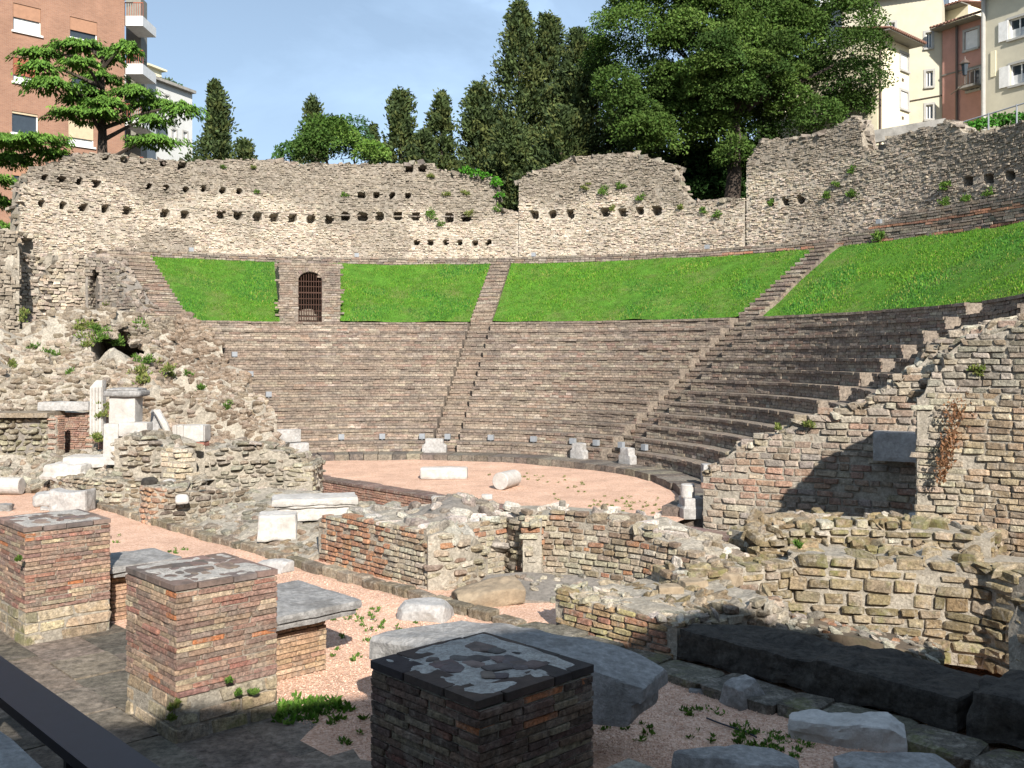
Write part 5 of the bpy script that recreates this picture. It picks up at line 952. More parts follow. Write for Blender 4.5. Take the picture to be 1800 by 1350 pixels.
p = G(66, 893); o = block('marble_ring', 'curved hollow marble piece beside the grey marble block', 'marble fragment', (p[0], p[1] + 0.3, -0.02), (0.5, 0.5, 0.36), 20, M['marble'], 71, 0.05, 0.12, 10)
p = G(117, 902); block('marble_block', 'grey streaked marble block with a saddle-shaped top on sunny gravel', 'marble block', (p[0], p[1] + 0.35, -0.02), (0.98, 0.55, 0.56), -6, M['marble'], 72, 0.02, 0.05, 14, taper=lambda V: V + np.stack([V[:, 0] * 0, V[:, 0] * 0, np.where(V[:, 2] > 0, 0.35 * V[:, 0] ** 2 - 0.05, 0)], 1))
stone_at(5, 898, 0.4, 0.3, 0.2, 'grey stone cut by the left edge near the column drum', 0, 'gmarble', 'loose_stone', 'stone', seed=73); stone_at(80, 897, 0.35, 0.2, 0.1, 'flat pale chip between the hollow and saddle-topped marbles', 0, 'marble', 'loose_stone', 'stone', seed=74)
for k, (px, py, mt, nm, lab) in enumerate(((297, 852, 'wmarble', 'white_stone', 'white stone resting on the dark stone pedestal'), (320, 878, 'wmarble', 'white_stone', 'white stone set in front of the dark stone pedestal'), (262, 850, 'dark', 'dark_stone', 'pointed dark stone on the pedestal corner'))):
    q = P(px, py, 23.6 if k != 1 else 22.7); block(nm, lab, 'stone', (q[0], q[1], q[2] - 0.12), (0.34, 0.3, 0.24), 20 * k, M[mt], 80 + k, 0.05, 0.1)
bp0 = P(548, 925, 21.0) * np.array([1, 1, 0]) + np.array([0, 0.3, 0.42]); root = thing('marble_beam', 'long white marble beam with a moulded edge beside the brick ruin', 'marble block', bp0)
for nm, z0, sz, sd in (('lower_block', 0.0, (1.55, 0.72, 0.28), 85), ('moulding', 0.27, (1.68, 0.82, 0.07), 87), ('upper_slab', 0.335, (1.78, 0.92, 0.15), 88)): block(nm, None, None, bp0 + np.array([0, 0, z0]), sz, 12, M['wmarble'], sd, 0.022, 0.03, 30, 4, parent=root)
block('marble_block', 'squared white marble block in front of the long marble beam', 'marble block', P(478, 945, 19.9) * np.array([1, 1, 0]) + np.array([0.05, 0.3, 0.18]), (0.75, 0.55, 0.52), 8, M['wmarble'], 86, 0.03, 0.04, 16, 4)
# floodlights along the second row and the terrace
def lamp(p, deg, label):
    root = thing('floodlight', label, 'floodlight', p, 'small grey floodlights of the theatre'); R_ = rz(deg); mb = MB(); mb.box(p + np.array([0, 0, 0.14]), (0.11, 0.07, 0.10), R_); mb.build('housing', M['grey'], root); mb = MB(); mb.box(p + np.array([0, 0, 0.02]), (0.03, 0.03, 0.02), R_); mb.build('bracket', M['grey'], root)
    mb = MB(); mb.box(p + np.array([0, 0, 0.14]) + R_[1] * 0.075, (0.09, 0.006, 0.08), R_); mb.build('lens', M['grey'], root)
pos = ['left of the marble blocks', 'second along the front rows', 'third along the front rows', 'beside the straight stairway foot', 'just past the straight stairway', 'middle of the centre wedge front', 'right of the centre wedge middle', 'left of the diagonal stairway foot', 'between the two throne ends', 'past the farther throne end', 'near the side wall']
for k, px in enumerate((511, 600, 672, 742, 787, 863, 938, 1007, 1048, 1092, 1133)):
    q = ringpos(px, R0 + RUN - 0.12); q[2] = ZK + RISE; lamp(q, face_deg(q), 'small grey floodlight on the front row, ' + pos[k])
for k, (px, R, ki) in enumerate(((472, R0 + 4 * RUN + 0.3, 4), (440, R0 + 6 * RUN + 0.3, 6), (412, R0 + 8 * RUN + 0.3, 8))): q = ringpos(px, R); q[2] = ZK + (ki + 1) * RISE; lamp(q, face_deg(q), 'small grey floodlight on the ragged row ends, ' + ['lowest', 'middle', 'highest'][k])
for k, (px, lab) in enumerate(((336, 'above the gate lawn'), (627, 'left of the straight stairway'), (938, 'above the middle lawn'), (1243, 'above the wide lawn'), (1545, 'by the red brick course'))): q = ringpos(px, 23.95); q[2] = bt(math.degrees(math.atan2(q[0] - CC[0], q[1] - CC[1]))) + 0.02; lamp(q, face_deg(q), 'grey floodlight on the terrace wall ' + lab)

c0 = [G(1242, 1262, 0.02), G(1262, 1270, 0.02), G(1285, 1278, 0.02), G(1310, 1286, 0.02), G(1330, 1296, 0.02)]; mb = MB(); mb.tube(c0, 0.009, 6); tag(mb.build('cable', M['black']), 'thin black cable lying on the shaded gravel', 'cable', kind='thing')
# ------------------------------------------------------------------ hill behind the theatre, trees, shrubs, weeds
t_ = np.radians(np.linspace(-85, 128, 60)); r_ = np.concatenate([np.linspace(26.3, 60, 16), [90, 150, 300, 700]])
Pn = np.zeros((60, len(r_), 3))
for i, t in enumerate(t_):
    for j, r in enumerate(r_):
        k = 0.04 + 0.22 * float(sstep(25, 70, math.degrees(t))); Pn[i, j] = (CC[0] + r * math.sin(t), CC[1] + r * math.cos(t), 8.4 + k * min(r - 26.3, 40))
mb = MB(); grid(mb, Pn); tag(mb.build('hill', M['earth'], smooth=True), kind='structure')
def W_(px, py, R=None): q = ringpos(px, RW - 0.12); return P(px, py, q[1])
class Leaves:
    def __init__(s): s.V = []; s.c = []
    def add(s, p, d, ln, wd, col, r, spread=0.5, flat=0.0):
        """p centres, d long direction, ln lengths, wd widths"""
        n = len(p); d = d + r.normal(0, spread, (n, 3)); d /= np.linalg.norm(d, axis=1, keepdims=True) + 1e-9; b = np.cross(d, r.normal(0, 1, (n, 3)) * (1 - flat) + np.array([0, 0, 2.0]) * flat); b /= np.linalg.norm(b, axis=1, keepdims=True) + 1e-9
        ln = np.broadcast_to(ln, n)[:, None] * r.uniform(0.7, 1.3, (n, 1)); wd = np.broadcast_to(wd, n)[:, None] * r.uniform(0.7, 1.3, (n, 1))
        s.V.append(np.stack([p - d * ln / 2, p + b * wd / 2, p + d * ln / 2, p - b * wd / 2], 1).reshape(-1, 3)); s.c.append(col)
    def build(s, name, mat, parent):
        V = np.concatenate(s.V); n = len(V) // 4; mb = MB(); mb.add(V, [np.arange(n)[:, None] * 4 + np.arange(4)[None]], [np.concatenate(s.c)]); o = mb.build(name, mat, parent); return o
def sphere(r, n): v = r.normal(0, 1, (n, 3)); return v / np.linalg.norm(v, axis=1, keepdims=True)
def conifer(px, ytop, D, hw, label, zb=8.0, seed=1, col=((0.060, 0.085, 0.032), (0.072, 0.10, 0.036), (0.048, 0.07, 0.03), (0.09, 0.105, 0.035)), n=520, top=0.12, bend=0.0, taper=0.9, wob=0.6, name='cypress_tree', nl=32):
    r = np.random.default_rng(seed); zt = CH + (HY - ytop) / F * D; base = np.array([(px - CX) / F * D, D, zb]); H = zt - zb; Rm = hw / F * D; root = thing(name, label, 'tree', base, 'conifers behind the outer wall')
    mb = MB(); mb.tube([base + np.array([bend * k * k, 0, H * k]) for k in np.linspace(0, 0.97, 7)], np.linspace(0.32, 0.03, 7), 7); mb.build('trunk', M['bark'], root); Lf = Leaves(); col = np.array(col)
    hh = r.uniform(0.02, 1, n) ** 0.85; az = r.uniform(0, 2 * math.pi, n)
    for i in range(n):
        h = hh[i]; rad = Rm * min(1.0, (1.02 - h) ** taper * 1.25 + top * (1 - h)) * (1 + wob * float(vnoise(np.array([az[i] * 1.3, h * 9, seed]), 1.0, seed))) * r.uniform(0.75, 1.12)
        d = np.array([math.cos(az[i]), math.sin(az[i]), 0.0]); o = base + np.array([bend * h * h, 0, H * h]); s = r.uniform(0.35, 1.05, nl); up = 0.30 * rad * s ** 2 - 0.12 * rad
        p = o + d * (rad * s)[:, None] + np.array([0, 0, 1.0]) * up[:, None] + r.normal(0, 0.13, (nl, 3)); c = col[r.integers(0, len(col))] * r.uniform(0.75, 1.25) * r.uniform(0.85, 1.15, (nl, 1)); Lf.add(p, np.tile(d * 0.8 + np.array([0, 0, 0.7]), (nl, 1)), 0.27, 0.12, c, r, 0.55)
    m = 160; s = r.uniform(0.9, 1.0, m); p = base + np.stack([bend * s * s, s * 0, H * s], 1) + r.normal(0, 0.12, (m, 3)); Lf.add(p, np.tile((0, 0, 1.0), (m, 1)), 0.34, 0.13, np.tile(col[0], (m, 1)), r); Lf.build('crown', M['needle'], root)
conifer(378, 146, 60, 74, 'shaggy conifer rising right of the cedar', seed=1, n=620, taper=0.85, top=0.05, wob=0.7); conifer(430, 248, 58, 34, 'low dark conifer mass at the foot of the shaggy conifer', seed=2, n=220, taper=0.5)
conifer(549, 174, 66, 34, 'slim blunt cypress behind the bright shrubs', seed=3, n=330, taper=0.5, top=0.35); conifer(704, 163, 60, 58, 'blunt conical cypress left of the pair near the ivy', seed=4, n=480, taper=0.6, top=0.3)
conifer(776, 168, 59, 40, 'narrow cypress beside the ivy-topped wall', seed=5, n=420, taper=0.55, top=0.3); conifer(913, 6, 62, 112, 'tallest cypress of the dark clump, pointed top', seed=6, n=1100, taper=0.8, nl=26); conifer(962, 28, 62, 78, 'second tall cypress, blunt top, right of the tallest', seed=7, n=800, taper=0.6, top=0.3)
conifer(845, 152, 61, 66, 'bushy conifer at the left side of the dark clump', seed=8, n=620, taper=0.6); conifer(1013, 54, 60, 62, 'slim pointed cypress in the dark clump', seed=9, n=560, taper=0.6, top=0.2); conifer(1050, 68, 60, 66, 'dark conifer touching the big leafy tree', seed=10, n=620, taper=0.5, top=0.3)
conifer(985, 190, 57, 74, 'low conifer right behind the stepped wall section', seed=11, n=520, taper=0.5); conifer(895, 215, 57.5, 66, 'low conifer showing through the wall gap', seed=12, n=560, taper=0.5); conifer(745, 235, 58, 46, 'small conifer between the two narrow cypresses', seed=13, n=300, taper=0.5); conifer(1110, 150, 58, 70, 'dark conifer half hidden by the big leafy tree', seed=14, n=560, taper=0.5)
conifer(1185, 120, 62, 70, 'dark conifer behind the low bough of the leafy tree', seed=16, n=420, taper=0.5); conifer(1255, 170, 63, 66, 'dark conifer deep in the shade behind the leafy trunk', seed=17, n=380, taper=0.5)
conifer(655, 224, 62, 26, 'small cypress tip between shrubs and the conical cypress', seed=15, n=200, taper=0.6)
def broad(label, cat, name, clumps, base, seed, col, nleaf, ls, trunk=0.4, limbs=10, group=None, mat='leaf', wr=0.55):
    """clumps: (centre, radius)"""
    r = np.random.default_rng(seed); root = thing(name, label, cat, base, group); cen = np.array([c for c, _ in clumps]).mean(0); mb = MB(); fork = np.asarray(base) * 0.35 + cen * 0.65
    if trunk: 
        mb.tube([base, np.asarray(base) * 0.6 + fork * 0.4 + np.array([0.15, 0, 0]), fork], [trunk, trunk * 0.8, trunk * 0.5], 8)
        for i in r.choice(len(clumps), min(limbs, len(clumps)), replace=False): c = clumps[i][0]; m = fork * 0.5 + c * 0.5 + r.normal(0, 0.3, 3); mb.tube([fork, m, c], [trunk * 0.4, trunk * 0.25, 0.03], 5)
        mb.build('trunk', M['bark'], root)
    Lf = Leaves(); col = np.array(col)
    for c, R in clumps:
        n = int(nleaf * R * R); d = sphere(r, n); d[:, 2] = np.where(d[:, 2] < -0.3, -d[:, 2], d[:, 2]); rad = R * (0.55 + 0.5 * r.uniform(0, 1, n) ** 0.6) * (1 + 0.3 * vnoise(d * 2.2 + c, 1.0, seed))
        p = c + d * rad[:, None] * np.array([1, 1, 0.8]); tone = col[r.integers(0, len(col))] * r.uniform(0.8, 1.2); Lf.add(p, d * 0.6 + np.array([0, 0, -0.25]), ls, ls * wr, tone * r.uniform(0.75, 1.3, (n, 1)) * r.uniform(0.92, 1.08, (n, 3)), r, 0.7)
    Lf.build('crown', M[mat], root)
rb = np.random.default_rng(17); cl = []
outline = [(1075, 110, 55), (1095, 60, 60), (1120, 30, 60), (1150, 0, 70), (1210, -30, 80), (1290, -50, 80), (1370, -40, 80), (1440, -10, 75), (1485, 40, 65), (1505, 95, 60), (1505, 150, 55), (1490, 195, 50), (1440, 215, 50), (1385, 225, 50), (1330, 250, 50), (1300, 280, 45), (1250, 240, 55), (1190, 215, 55), (1135, 235, 55), (1110, 200, 55), (1085, 160, 50), (1160, 260, 40)]
for px, py, s in outline: cl.append((P(px, py, 55.5 + rb.uniform(-2, 1.5)), s / F * 55.5))
for _ in range(95):
    a = rb.uniform(0, 6.28); q = math.sqrt(rb.uniform(0, 0.8)); cl.append((P(1290 + 185 * q * math.cos(a), 95 + 140 * q * math.sin(a), 51.3 + 3.8 * q + rb.uniform(-0.4, 2.4)), rb.uniform(0.8, 1.35)))
for _ in range(16): a = rb.uniform(0, 6.28); q = math.sqrt(rb.uniform(0, 0.9)); cl.append((P(1290 + 190 * q * math.cos(a), 100 + 150 * q * math.sin(a), 58 + rb.uniform(-0.5, 1.5)), rb.uniform(1.4, 1.9)))
broad('huge dark green leafy tree towering over the wall', 'tree', 'leafy_tree', cl, P(1285, 375, 55.5), 18, [(0.055, 0.095, 0.022), (0.070, 0.118, 0.026), (0.044, 0.080, 0.020), (0.088, 0.14, 0.032)], 950, 0.175, 0.5, 26)
sh = [(P(575, 245, 57), 1.5), (P(560, 260, 56), 1.3), (P(600, 255, 57), 1.3), (P(545, 270, 56), 1.0), (P(585, 225, 57), 0.9)]
broad('bright green shrub above the wall, below the slim cypress', 'shrub', 'green_shrub', sh, P(575, 330, 57), 21, [(0.075, 0.135, 0.028), (0.095, 0.16, 0.032), (0.06, 0.11, 0.025)], 900, 0.19, 0.12, 4, 'shrubs along the outer wall')
sh = [(P(510, 270, 58), 0.9), (P(500, 278, 58), 0.7), (P(525, 262, 58), 0.7)]; broad('small pale green shrub at the left of the shrub group', 'shrub', 'green_shrub', sh, P(512, 330, 58), 22, [(0.06, 0.12, 0.035), (0.07, 0.14, 0.04)], 450, 0.22, 0.08, 2, 'shrubs along the outer wall')
sh = [(P(622, 225, 59), 0.9), (P(615, 245, 59), 1.0), (P(630, 250, 59), 1.0), (P(620, 270, 58), 1.1)]; broad('upright pale green shrub right of the bright one', 'shrub', 'green_shrub', sh, P(622, 330, 59), 23, [(0.055, 0.11, 0.04), (0.06, 0.125, 0.04)], 400, 0.26, 0.1, 3, 'shrubs along the outer wall', wr=0.3)
sh = [(P(655, 268, 55), 0.9), (P(668, 278, 55), 0.7), (P(640, 278, 55), 0.7)]; broad('low yellow-green shrub at the wall top before the conical cypress', 'shrub', 'green_shrub', sh, P(655, 330, 55), 24, [(0.10, 0.175, 0.03), (0.115, 0.185, 0.04)], 800, 0.17, 0.08, 2, 'shrubs along the outer wall')
iv = [(W_(820, 303), 0.38), (W_(838, 309), 0.4), (W_(856, 313), 0.35), (W_(872, 325), 0.35), (W_(878, 345), 0.3), (W_(872, 318), 0.3)]; broad('ivy spilling over the wall end beside the gap', 'ivy', 'ivy', iv, W_(850, 318), 25, [(0.07, 0.22, 0.02), (0.06, 0.18, 0.02)], 900, 0.16, 0, 0)
uc = [(P(1195 + 16 * k, 300 + 18 * math.sin(k * 2.1), 60 + math.cos(k)), 1.5) for k in range(10)] + [(P(1200 + 20 * k, 345, 59), 1.4) for k in range(7)]; broad('added dark leaf clumps standing in for shade under the leafy tree', 'shrub', 'shade_fill_foliage', uc, P(1260, 375, 60), 27, [(0.02, 0.045, 0.012), (0.026, 0.055, 0.014)], 420, 0.3, 0, 0)  # added clumps with extra dark leaf colours, standing in for the shade in this gap
rb = np.random.default_rng(5); hd = [(P(1700 + 14 * k, 228 - 2.2 * k + rb.uniform(-4, 4), 43.5), rb.uniform(0.35, 0.5)) for k in range(12)]; broad('bright trailing hedge on the wall below the cream house', 'hedge', 'hedge', hd, P(1770, 235, 43.5), 26, [(0.07, 0.2, 0.03), (0.06, 0.17, 0.03)], 900, 0.16, 0, 0)
# cedars with flat layered boughs
def cedar(label, px, D, ytop, boughs, seed, lean=0.0, zb=8.2):
    r = np.random.default_rng(seed); base = np.array([(px - CX) / F * D, D, zb]); zt = CH + (HY - ytop) / F * D; root = thing('cedar_tree', label, 'tree', base, 'cedars at the left edge'); mb = MB(); top = np.array([base[0] + lean, D, zt]); mb.tube([base, base * 0.5 + top * 0.5, top], [0.42, 0.3, 0.06], 8); mb.build('trunk', M['bark'], root); Lf = Leaves(); bm = MB()
    for (x0, x1, y0, y1) in boughs:
        cx_, cy_ = (x0 + x1) / 2, (y0 + y1) / 2; c = P(cx_, y0 + (y1 - y0) * 0.3, D + r.uniform(-2.2, 0.8)); rx = (x1 - x0) / 2 / F * D; rz_ = (y1 - y0) / F * D * 0.5; rx *= 1.12; ry = max(1.0, rx * 0.8)
        tz = float(np.clip(c[2] - 1.0, zb + 0.5, zt - 0.2)); k = (tz - zb) / (zt - zb); bm.tube([base * (1 - k) + top * k, (base * (1 - k) + top * k) * 0.5 + c * 0.5 + np.array([0, 0, 0.1]), c], [0.13, 0.09, 0.03], 5)
        n = int(850 * rx * ry) + 350; u = sphere(r, n); q = np.sqrt(r.uniform(0, 1, n)); x = u[:, 0] * q; y = u[:, 1] * q; rr = np.sqrt(x * x + y * y); lob = 1 + 0.28 * np.sin(np.arctan2(y, x) * 5 + r.uniform(0, 6))
        z = -rz_ * rr ** 2 * r.uniform(0.5, 1.1, n) + 0.18 * vnoise(np.stack([x * 4, y * 4, x * 0], 1), 1.0, seed) - r.uniform(0, 0.16, n); p = c + np.stack([x * rx * lob, y * ry * lob, z], 1)
        cc = np.array([(0.10, 0.195, 0.034), (0.125, 0.23, 0.038), (0.08, 0.16, 0.032)])[r.integers(0, 3, n)] * r.uniform(0.75, 1.25, (n, 1)); Lf.add(p, np.stack([x, y, -0.35 - 0.5 * rr], 1), 0.26, 0.09, cc, r, 0.3, 0.6)
    bm.build('bough', M['bark'], root); Lf.build('crown', M['needle'], root)
cedar('spreading cedar with layered boughs before the brick apartments', 180, 52.5, 95, [(28, 112, 78, 112), (87, 190, 64, 98), (170, 215, 78, 120), (198, 248, 60, 110), (35, 110, 98, 140), (43, 135, 128, 168), (108, 175, 98, 122), (137, 220, 122, 152), (130, 190, 145, 180), (198, 275, 142, 180), (228, 320, 165, 205), (290, 356, 165, 222), (90, 215, 186, 214), (240, 300, 195, 228), (150, 220, 165, 195), (225, 318, 232, 262), (110, 160, 160, 190)], 31)
cedar('second cedar cut by the left edge, boughs hanging beside the wall', -60, 48.5, 150, [(-60, 60, 228, 262), (0, 118, 226, 262), (-40, 62, 258, 300), (-50, 28, 330, 378), (-60, 20, 295, 330), (60, 120, 256, 280), (-60, 25, 375, 420)], 32)
# weeds on walls and ground (uncountable tufts)
GV.clear(); GC.clear(); Lf = Leaves(); rw = np.random.default_rng(44)
def tuft(p, R, n, ls, cols): d = sphere(rw, n); d[:, 2] = np.abs(d[:, 2]); k_ = rw.integers(0, 4, n); oc = rw.normal(0, 0.45, (4, 3)) * np.array([1, 0.5, 0.8]); pp_ = np.asarray(p) + (d * rw.uniform(0.2, 0.75, (n, 1)) + oc[k_]) * R; Lf.add(pp_, d + np.array([0, 0, 0.5]), ls, ls * 0.4, np.array(cols)[rw.integers(0, len(cols), n)] * rw.uniform(0.7, 1.3, (n, 1)), rw, 0.4)
gu, gv = np.meshgrid(np.linspace(0, 1, 160), np.linspace(0, 1, 120), indexing='ij'); fp = FLANK.at(gu, gv); fn_ = FLANK.frame(gu, gv)[1]; fp = fp + fn_ * (FLANK.dsp(fp) + 0.08)[..., None]; fx, fy = pix(fp)
def on_flank(px, py):
    k = np.argmin((fx - px) ** 2 + (fy - py) ** 2); return fp.reshape(-1, 3)[k]
G1 = [(0.09, 0.17, 0.03), (0.12, 0.19, 0.04), (0.06, 0.12, 0.025)]; G2 = [(0.16, 0.19, 0.05), (0.12, 0.17, 0.04), (0.2, 0.2, 0.07)]
for px, py, D, R, g in ((205, 598, 38.6, .42, G1), (188, 592, 38.8, .3, G1), (222, 590, 38.9, .35, G1), (148, 572, 41.0, .42, G2), (160, 578, 40.5, .35, G2), (135, 580, 40.5, .25, G2), (250, 588, 41.0, .32, G1), (225, 580, 41.2, .3, G2), (80, 630, 38.2, .35, G1), (62, 608, 39.2, .3, G1), (65, 665, 36.8, .22, G1), (238, 640, 38.6, .32, G1), (262, 640, 38.5, .28, G1), (255, 668, 37.2, .45, G2), (285, 665, 37.5, .4, G2), (300, 660, 38, .25, G2), (296, 632, 39.5, .22, G1),
        (275, 648, 38, .4, G2), (240, 655, 38, .35, G2), (120, 655, 38, .2, G1), (20, 640, 38, .25, G2), (150, 600, 38, .4, G2), (178, 588, 38, .35, G1), (232, 584, 38, .4, G1), (358, 683, 38.2, .28, G1), (335, 660, 38.8, .2, G1), (403, 718, 36.9, .22, G1), (182, 735, 29.0, .2, G2), (182, 712, 29.1, .18, G2), (178, 765, 28.8, .25, G2), (200, 480, 43.4, .2, G2), (205, 515, 43.2, .25, G2), (195, 535, 43.2, .25, G2), (40, 560, 40.0, .3, G2),
        (455, 337, 51.5, .2, G1), (390, 295, 50.5, .2, G1), (445, 293, 50.8, .2, G2), (608, 345, 52.6, .25, G1), (758, 380, 53.2, .42, G1), (773, 396, 53.2, .25, G1), (785, 345, 53, .3, G2), (815, 340, 52.5, .25, G2), (758, 312, 53, .25, G2), (874, 366, 50.5, .3, G1), (825, 375, 52.6, .3, G2), (1062, 338, 47.4, .4, G1), (1092, 330, 47.1, .3, G1), (1030, 330, 47.7, .25, G2), (1128, 350, 46.4, .3, G1), (1075, 368, 47.2, .25, G2), (1195, 365, 45.8, .25, G2),
        (1500, 343, 43.1, .45, G1), (1455, 348, 43.4, .3, G1), (1468, 325, 43.4, .25, G1), (1498, 298, 43.2, .3, G1), (1352, 357, 44.3, .22, G1), (1668, 325, 40.5, .35, G1), (1660, 355, 40.6, .3, G1), (1700, 352, 40.0, .3, G1), (1740, 340, 39.5, .3, G1), (1260, 380, 45.2, .3, G1), (1235, 372, 45.4, .25, G1), (1545, 420, 41.5, .4, G1), (1600, 408, 41.0, .45, G1), (1650, 400, 40.4, .4, G1), (1580, 415, 41.4, .35, G1),
        (1725, 655, 17.0, .14, G2), (1715, 650, 17.05, .12, G2), (1420, 750, 22.1, .15, G2), (1368, 752, 22.4, .12, G2), (1405, 1200 - 240, 15.4, .08, G1), (403, 1245 - 48, 10.25, .045, G1), (447, 1215, 10.45, .05, G1), (418, 1218, 10.35, .035, G1), (33, 985, 13.1, .04, G1), (302, 1240, 9.9, .05, G2), (300, 1262, 9.9, .05, G2), (878, 925, 18.3, .14, G1)): tuft(on_flank(px, py) if 570 < py < 735 and px < 420 and D > 36 else W_(px, py) if D > 43.05 and py < 400 and px > 330 or (D > 39.3 and px > 1480 and py < 400) else P(px, py, D), R * 0.9, int(90 + 320 * R), min(0.15, 0.05 + 0.22 * R), g)
for k in range(300): q = rw.normal(0, 1, 2); u_ = rw.uniform(0, 1) ** 0.8; tuft(P(1688 - 34 * u_ + q[0] * 13 * (1 - u_ * 0.7), 695 + 150 * u_ + q[1] * 6, 17.08), 0.05, 3, 0.07, [(0.22, 0.11, 0.06), (0.28, 0.15, 0.08), (0.16, 0.09, 0.05)])     # dried creeper
def gtuft(px, py, spread, n, R=0.07, g=G1): 
    c = G(px, py)
    for _ in range(n): q = rw.normal(0, spread, 2); tuft(c + np.array([q[0], q[1], 0.0]), R * rw.uniform(0.5, 1.3), 24, 0.055, g)
for a in ((297, 972, .25, 7), (640, 1095, .28, 10), (625, 1085, .2, 5), (600, 1065, .2, 4), (690, 1110, .4, 4), (640, 1135, .35, 5), (1222, 1256, .12, 6), (1330, 1300, .16, 14), (1350, 1312, .14, 8), (1300, 1290, .1, 4), (1400, 1330, .25, 8), (1450, 1335, .25, 6), (1110, 1288, .16, 5), (1165, 1290, .2, 5), (635, 1300, .1, 4), (610, 1150, .3, 4), (1060, 890, .6, 14), (1095, 885, .6, 10), (1160, 900, .4, 8), (960, 850, .9, 12), (1075, 880, .8, 8), (940, 840, .8, 8), (230, 985, .4, 5), (185, 950, .3, 4), (1100, 1010 + 50, .1, 3)): gtuft(*a[:4], 0.06, G1 if a[1] > 940 else G2)
for k in range(110): q = rw.normal(0, 0.45, 2); p = G(545, 1250) + np.array([q[0] * 0.50, q[1] * 0.36, -0.03]); tuft(p, 0.08, 26, 0.10, G1 + [(0.06, 0.15, 0.015)])          # grass clump between the piers
o = Lf.build('weeds', M['leaf'], None); tag(o, 'scattered green weeds on the old walls and gravel', 'weeds', kind='stuff')
# loose pink gravel near the viewer
rp = np.random.default_rng(66); n = 60000; a = rp.uniform(-4.5, 13, n); b = rp.uniform(1.2, 5.2, n); keep = rp.uniform(0, 1, n) < np.clip(1.5 - a / 11, 0.15, 1); a, b = a[keep], b[keep]; n = len(a)
c = np.stack([O0[0] + a * AX[0] + b * BX[0], O0[1] + a * AX[1] + b * BX[1], np.zeros(n)], 1); c[:, 2] += 0.03 * fbm(c, 0.5, 4, 3) + 0.003; OV = np.array([(1, 0, 0), (0, 1, 0), (-1, 0, 0), (0, -1, 0), (0, 0, 1), (0, 0, -1)], float); OF = np.array([(0, 1, 4), (1, 2, 4), (2, 3, 4), (3, 0, 4)])
s = rp.uniform(0.005, 0.012, (n, 1, 1)); V = c[:, None] + OV[None] * s * rp.uniform(0.6, 1.3, (n, 1, 3)) + rp.normal(0, 0.002, (n, 6, 3)); mb = MB(); cc = np.array([(0.66, 0.43, 0.315), (0.60, 0.37, 0.265), (0.72, 0.50, 0.385), (0.52, 0.315, 0.225), (0.66, 0.46, 0.35)])[rp.integers(0, 5, n)] * rp.uniform(0.85, 1.15, (n, 1))
mb.add(V.reshape(-1, 3), [(np.arange(n)[:, None, None] * 6 + OF[None]).reshape(-1, 3)], [np.repeat(cc, 4, axis=0)]); pm = rock('gravel_pebble', 'attr', stain_amt=0.0, lo=0.85, hi=1.1, bump=0.0); o = mb.build('gravel', pm); tag(o, 'loose pink gravel strewn over the path', 'gravel', kind='stuff')
# ------------------------------------------------------------------ buildings
def brick_wall_mat(name, c1, c2, mortar, scale):
    m, t, b = principled(name, 0.9, 0.15); geo = N(t, 'ShaderNodeNewGeometry'); mp = N(t, 'ShaderNodeMapping'); mp.inputs['Rotation'].default_value = (math.radians(90), 0, 0); t.links.new(geo.outputs['Position'], mp.inputs['Vector'])
    bt_ = N(t, 'ShaderNodeTexBrick', i_Scale=scale); bt_.inputs['Color1'].default_value = (*c1, 1); bt_.inputs['Color2'].default_value = (*c2, 1); bt_.inputs['Mortar'].default_value = (*mortar, 1); bt_.inputs['Mortar Size'].default_value = 0.012; bt_.inputs['Row Height'].default_value = 0.22
    n = N(t, 'ShaderNodeTexNoise', i_Scale=0.8, i_Detail=6.0); t.links.new(geo.outputs['Position'], n.inputs['Vector']); r = N(t, 'ShaderNodeMapRange'); r.inputs['To Min'].default_value = 0.75; r.inputs['To Max'].default_value = 1.25; t.links.new(n.outputs['Fac'], r.inputs['Value'])
    t.links.new(mp.outputs[0], bt_.inputs['Vector']); mu = N(t, 'ShaderNodeVectorMath', operation='SCALE'); t.links.new(bt_.outputs['Color'], mu.inputs[0]); t.links.new(r.outputs[0], mu.inputs['Scale']); t.links.new(mu.outputs[0], b.inputs['Base Color']); return m
M.update(apt=brick_wall_mat('apartment_brick', (0.30, 0.165, 0.108), (0.25, 0.135, 0.09), (0.30, 0.23, 0.18), 3.0), white=plain('white_paint', (0.70, 0.69, 0.66), 0.6), glass=plain('window_glass', (0.035, 0.045, 0.055), 0.08, 0.6), blind=plain('brown_roller_blind', (0.33, 0.18, 0.11), 0.7), blind2=plain('tan_roller_blind', (0.48, 0.38, 0.25), 0.7), blind3=plain('red_roller_blind', (0.28, 0.09, 0.05), 0.7), curtain=plain('white_curtain', (0.6, 0.6, 0.58), 0.9),
         cream=plain('cream_plaster', (0.70, 0.64, 0.46), 0.9, 0.1, 0, 0.08, 1.2), beige=plain('beige_plaster', (0.52, 0.48, 0.37), 0.9, 0.1, 0, 0.10, 1.0), redp=plain('faded_red_plaster', (0.46, 0.255, 0.205), 0.9, 0.1, 0, 0.12, 1.4), greyw=plain('pale_grey_plaster', (0.55, 0.55, 0.52), 0.9, 0.1, 0, 0.08, 1.2), trim=plain('grey_stone_trim', (0.38, 0.37, 0.34), 0.85), tiles=rock('roof_tile', 'rgb', (0.24, 0.13, 0.095), scale=9, bump=0.5), pipe=plain('brown_downpipe', (0.10, 0.075, 0.06), 0.5), conc=rock('concrete', 'rgb', (0.30, 0.285, 0.255), scale=3, bump=0.3), soff=plain('grey_eave', (0.20, 0.19, 0.16), 0.8))
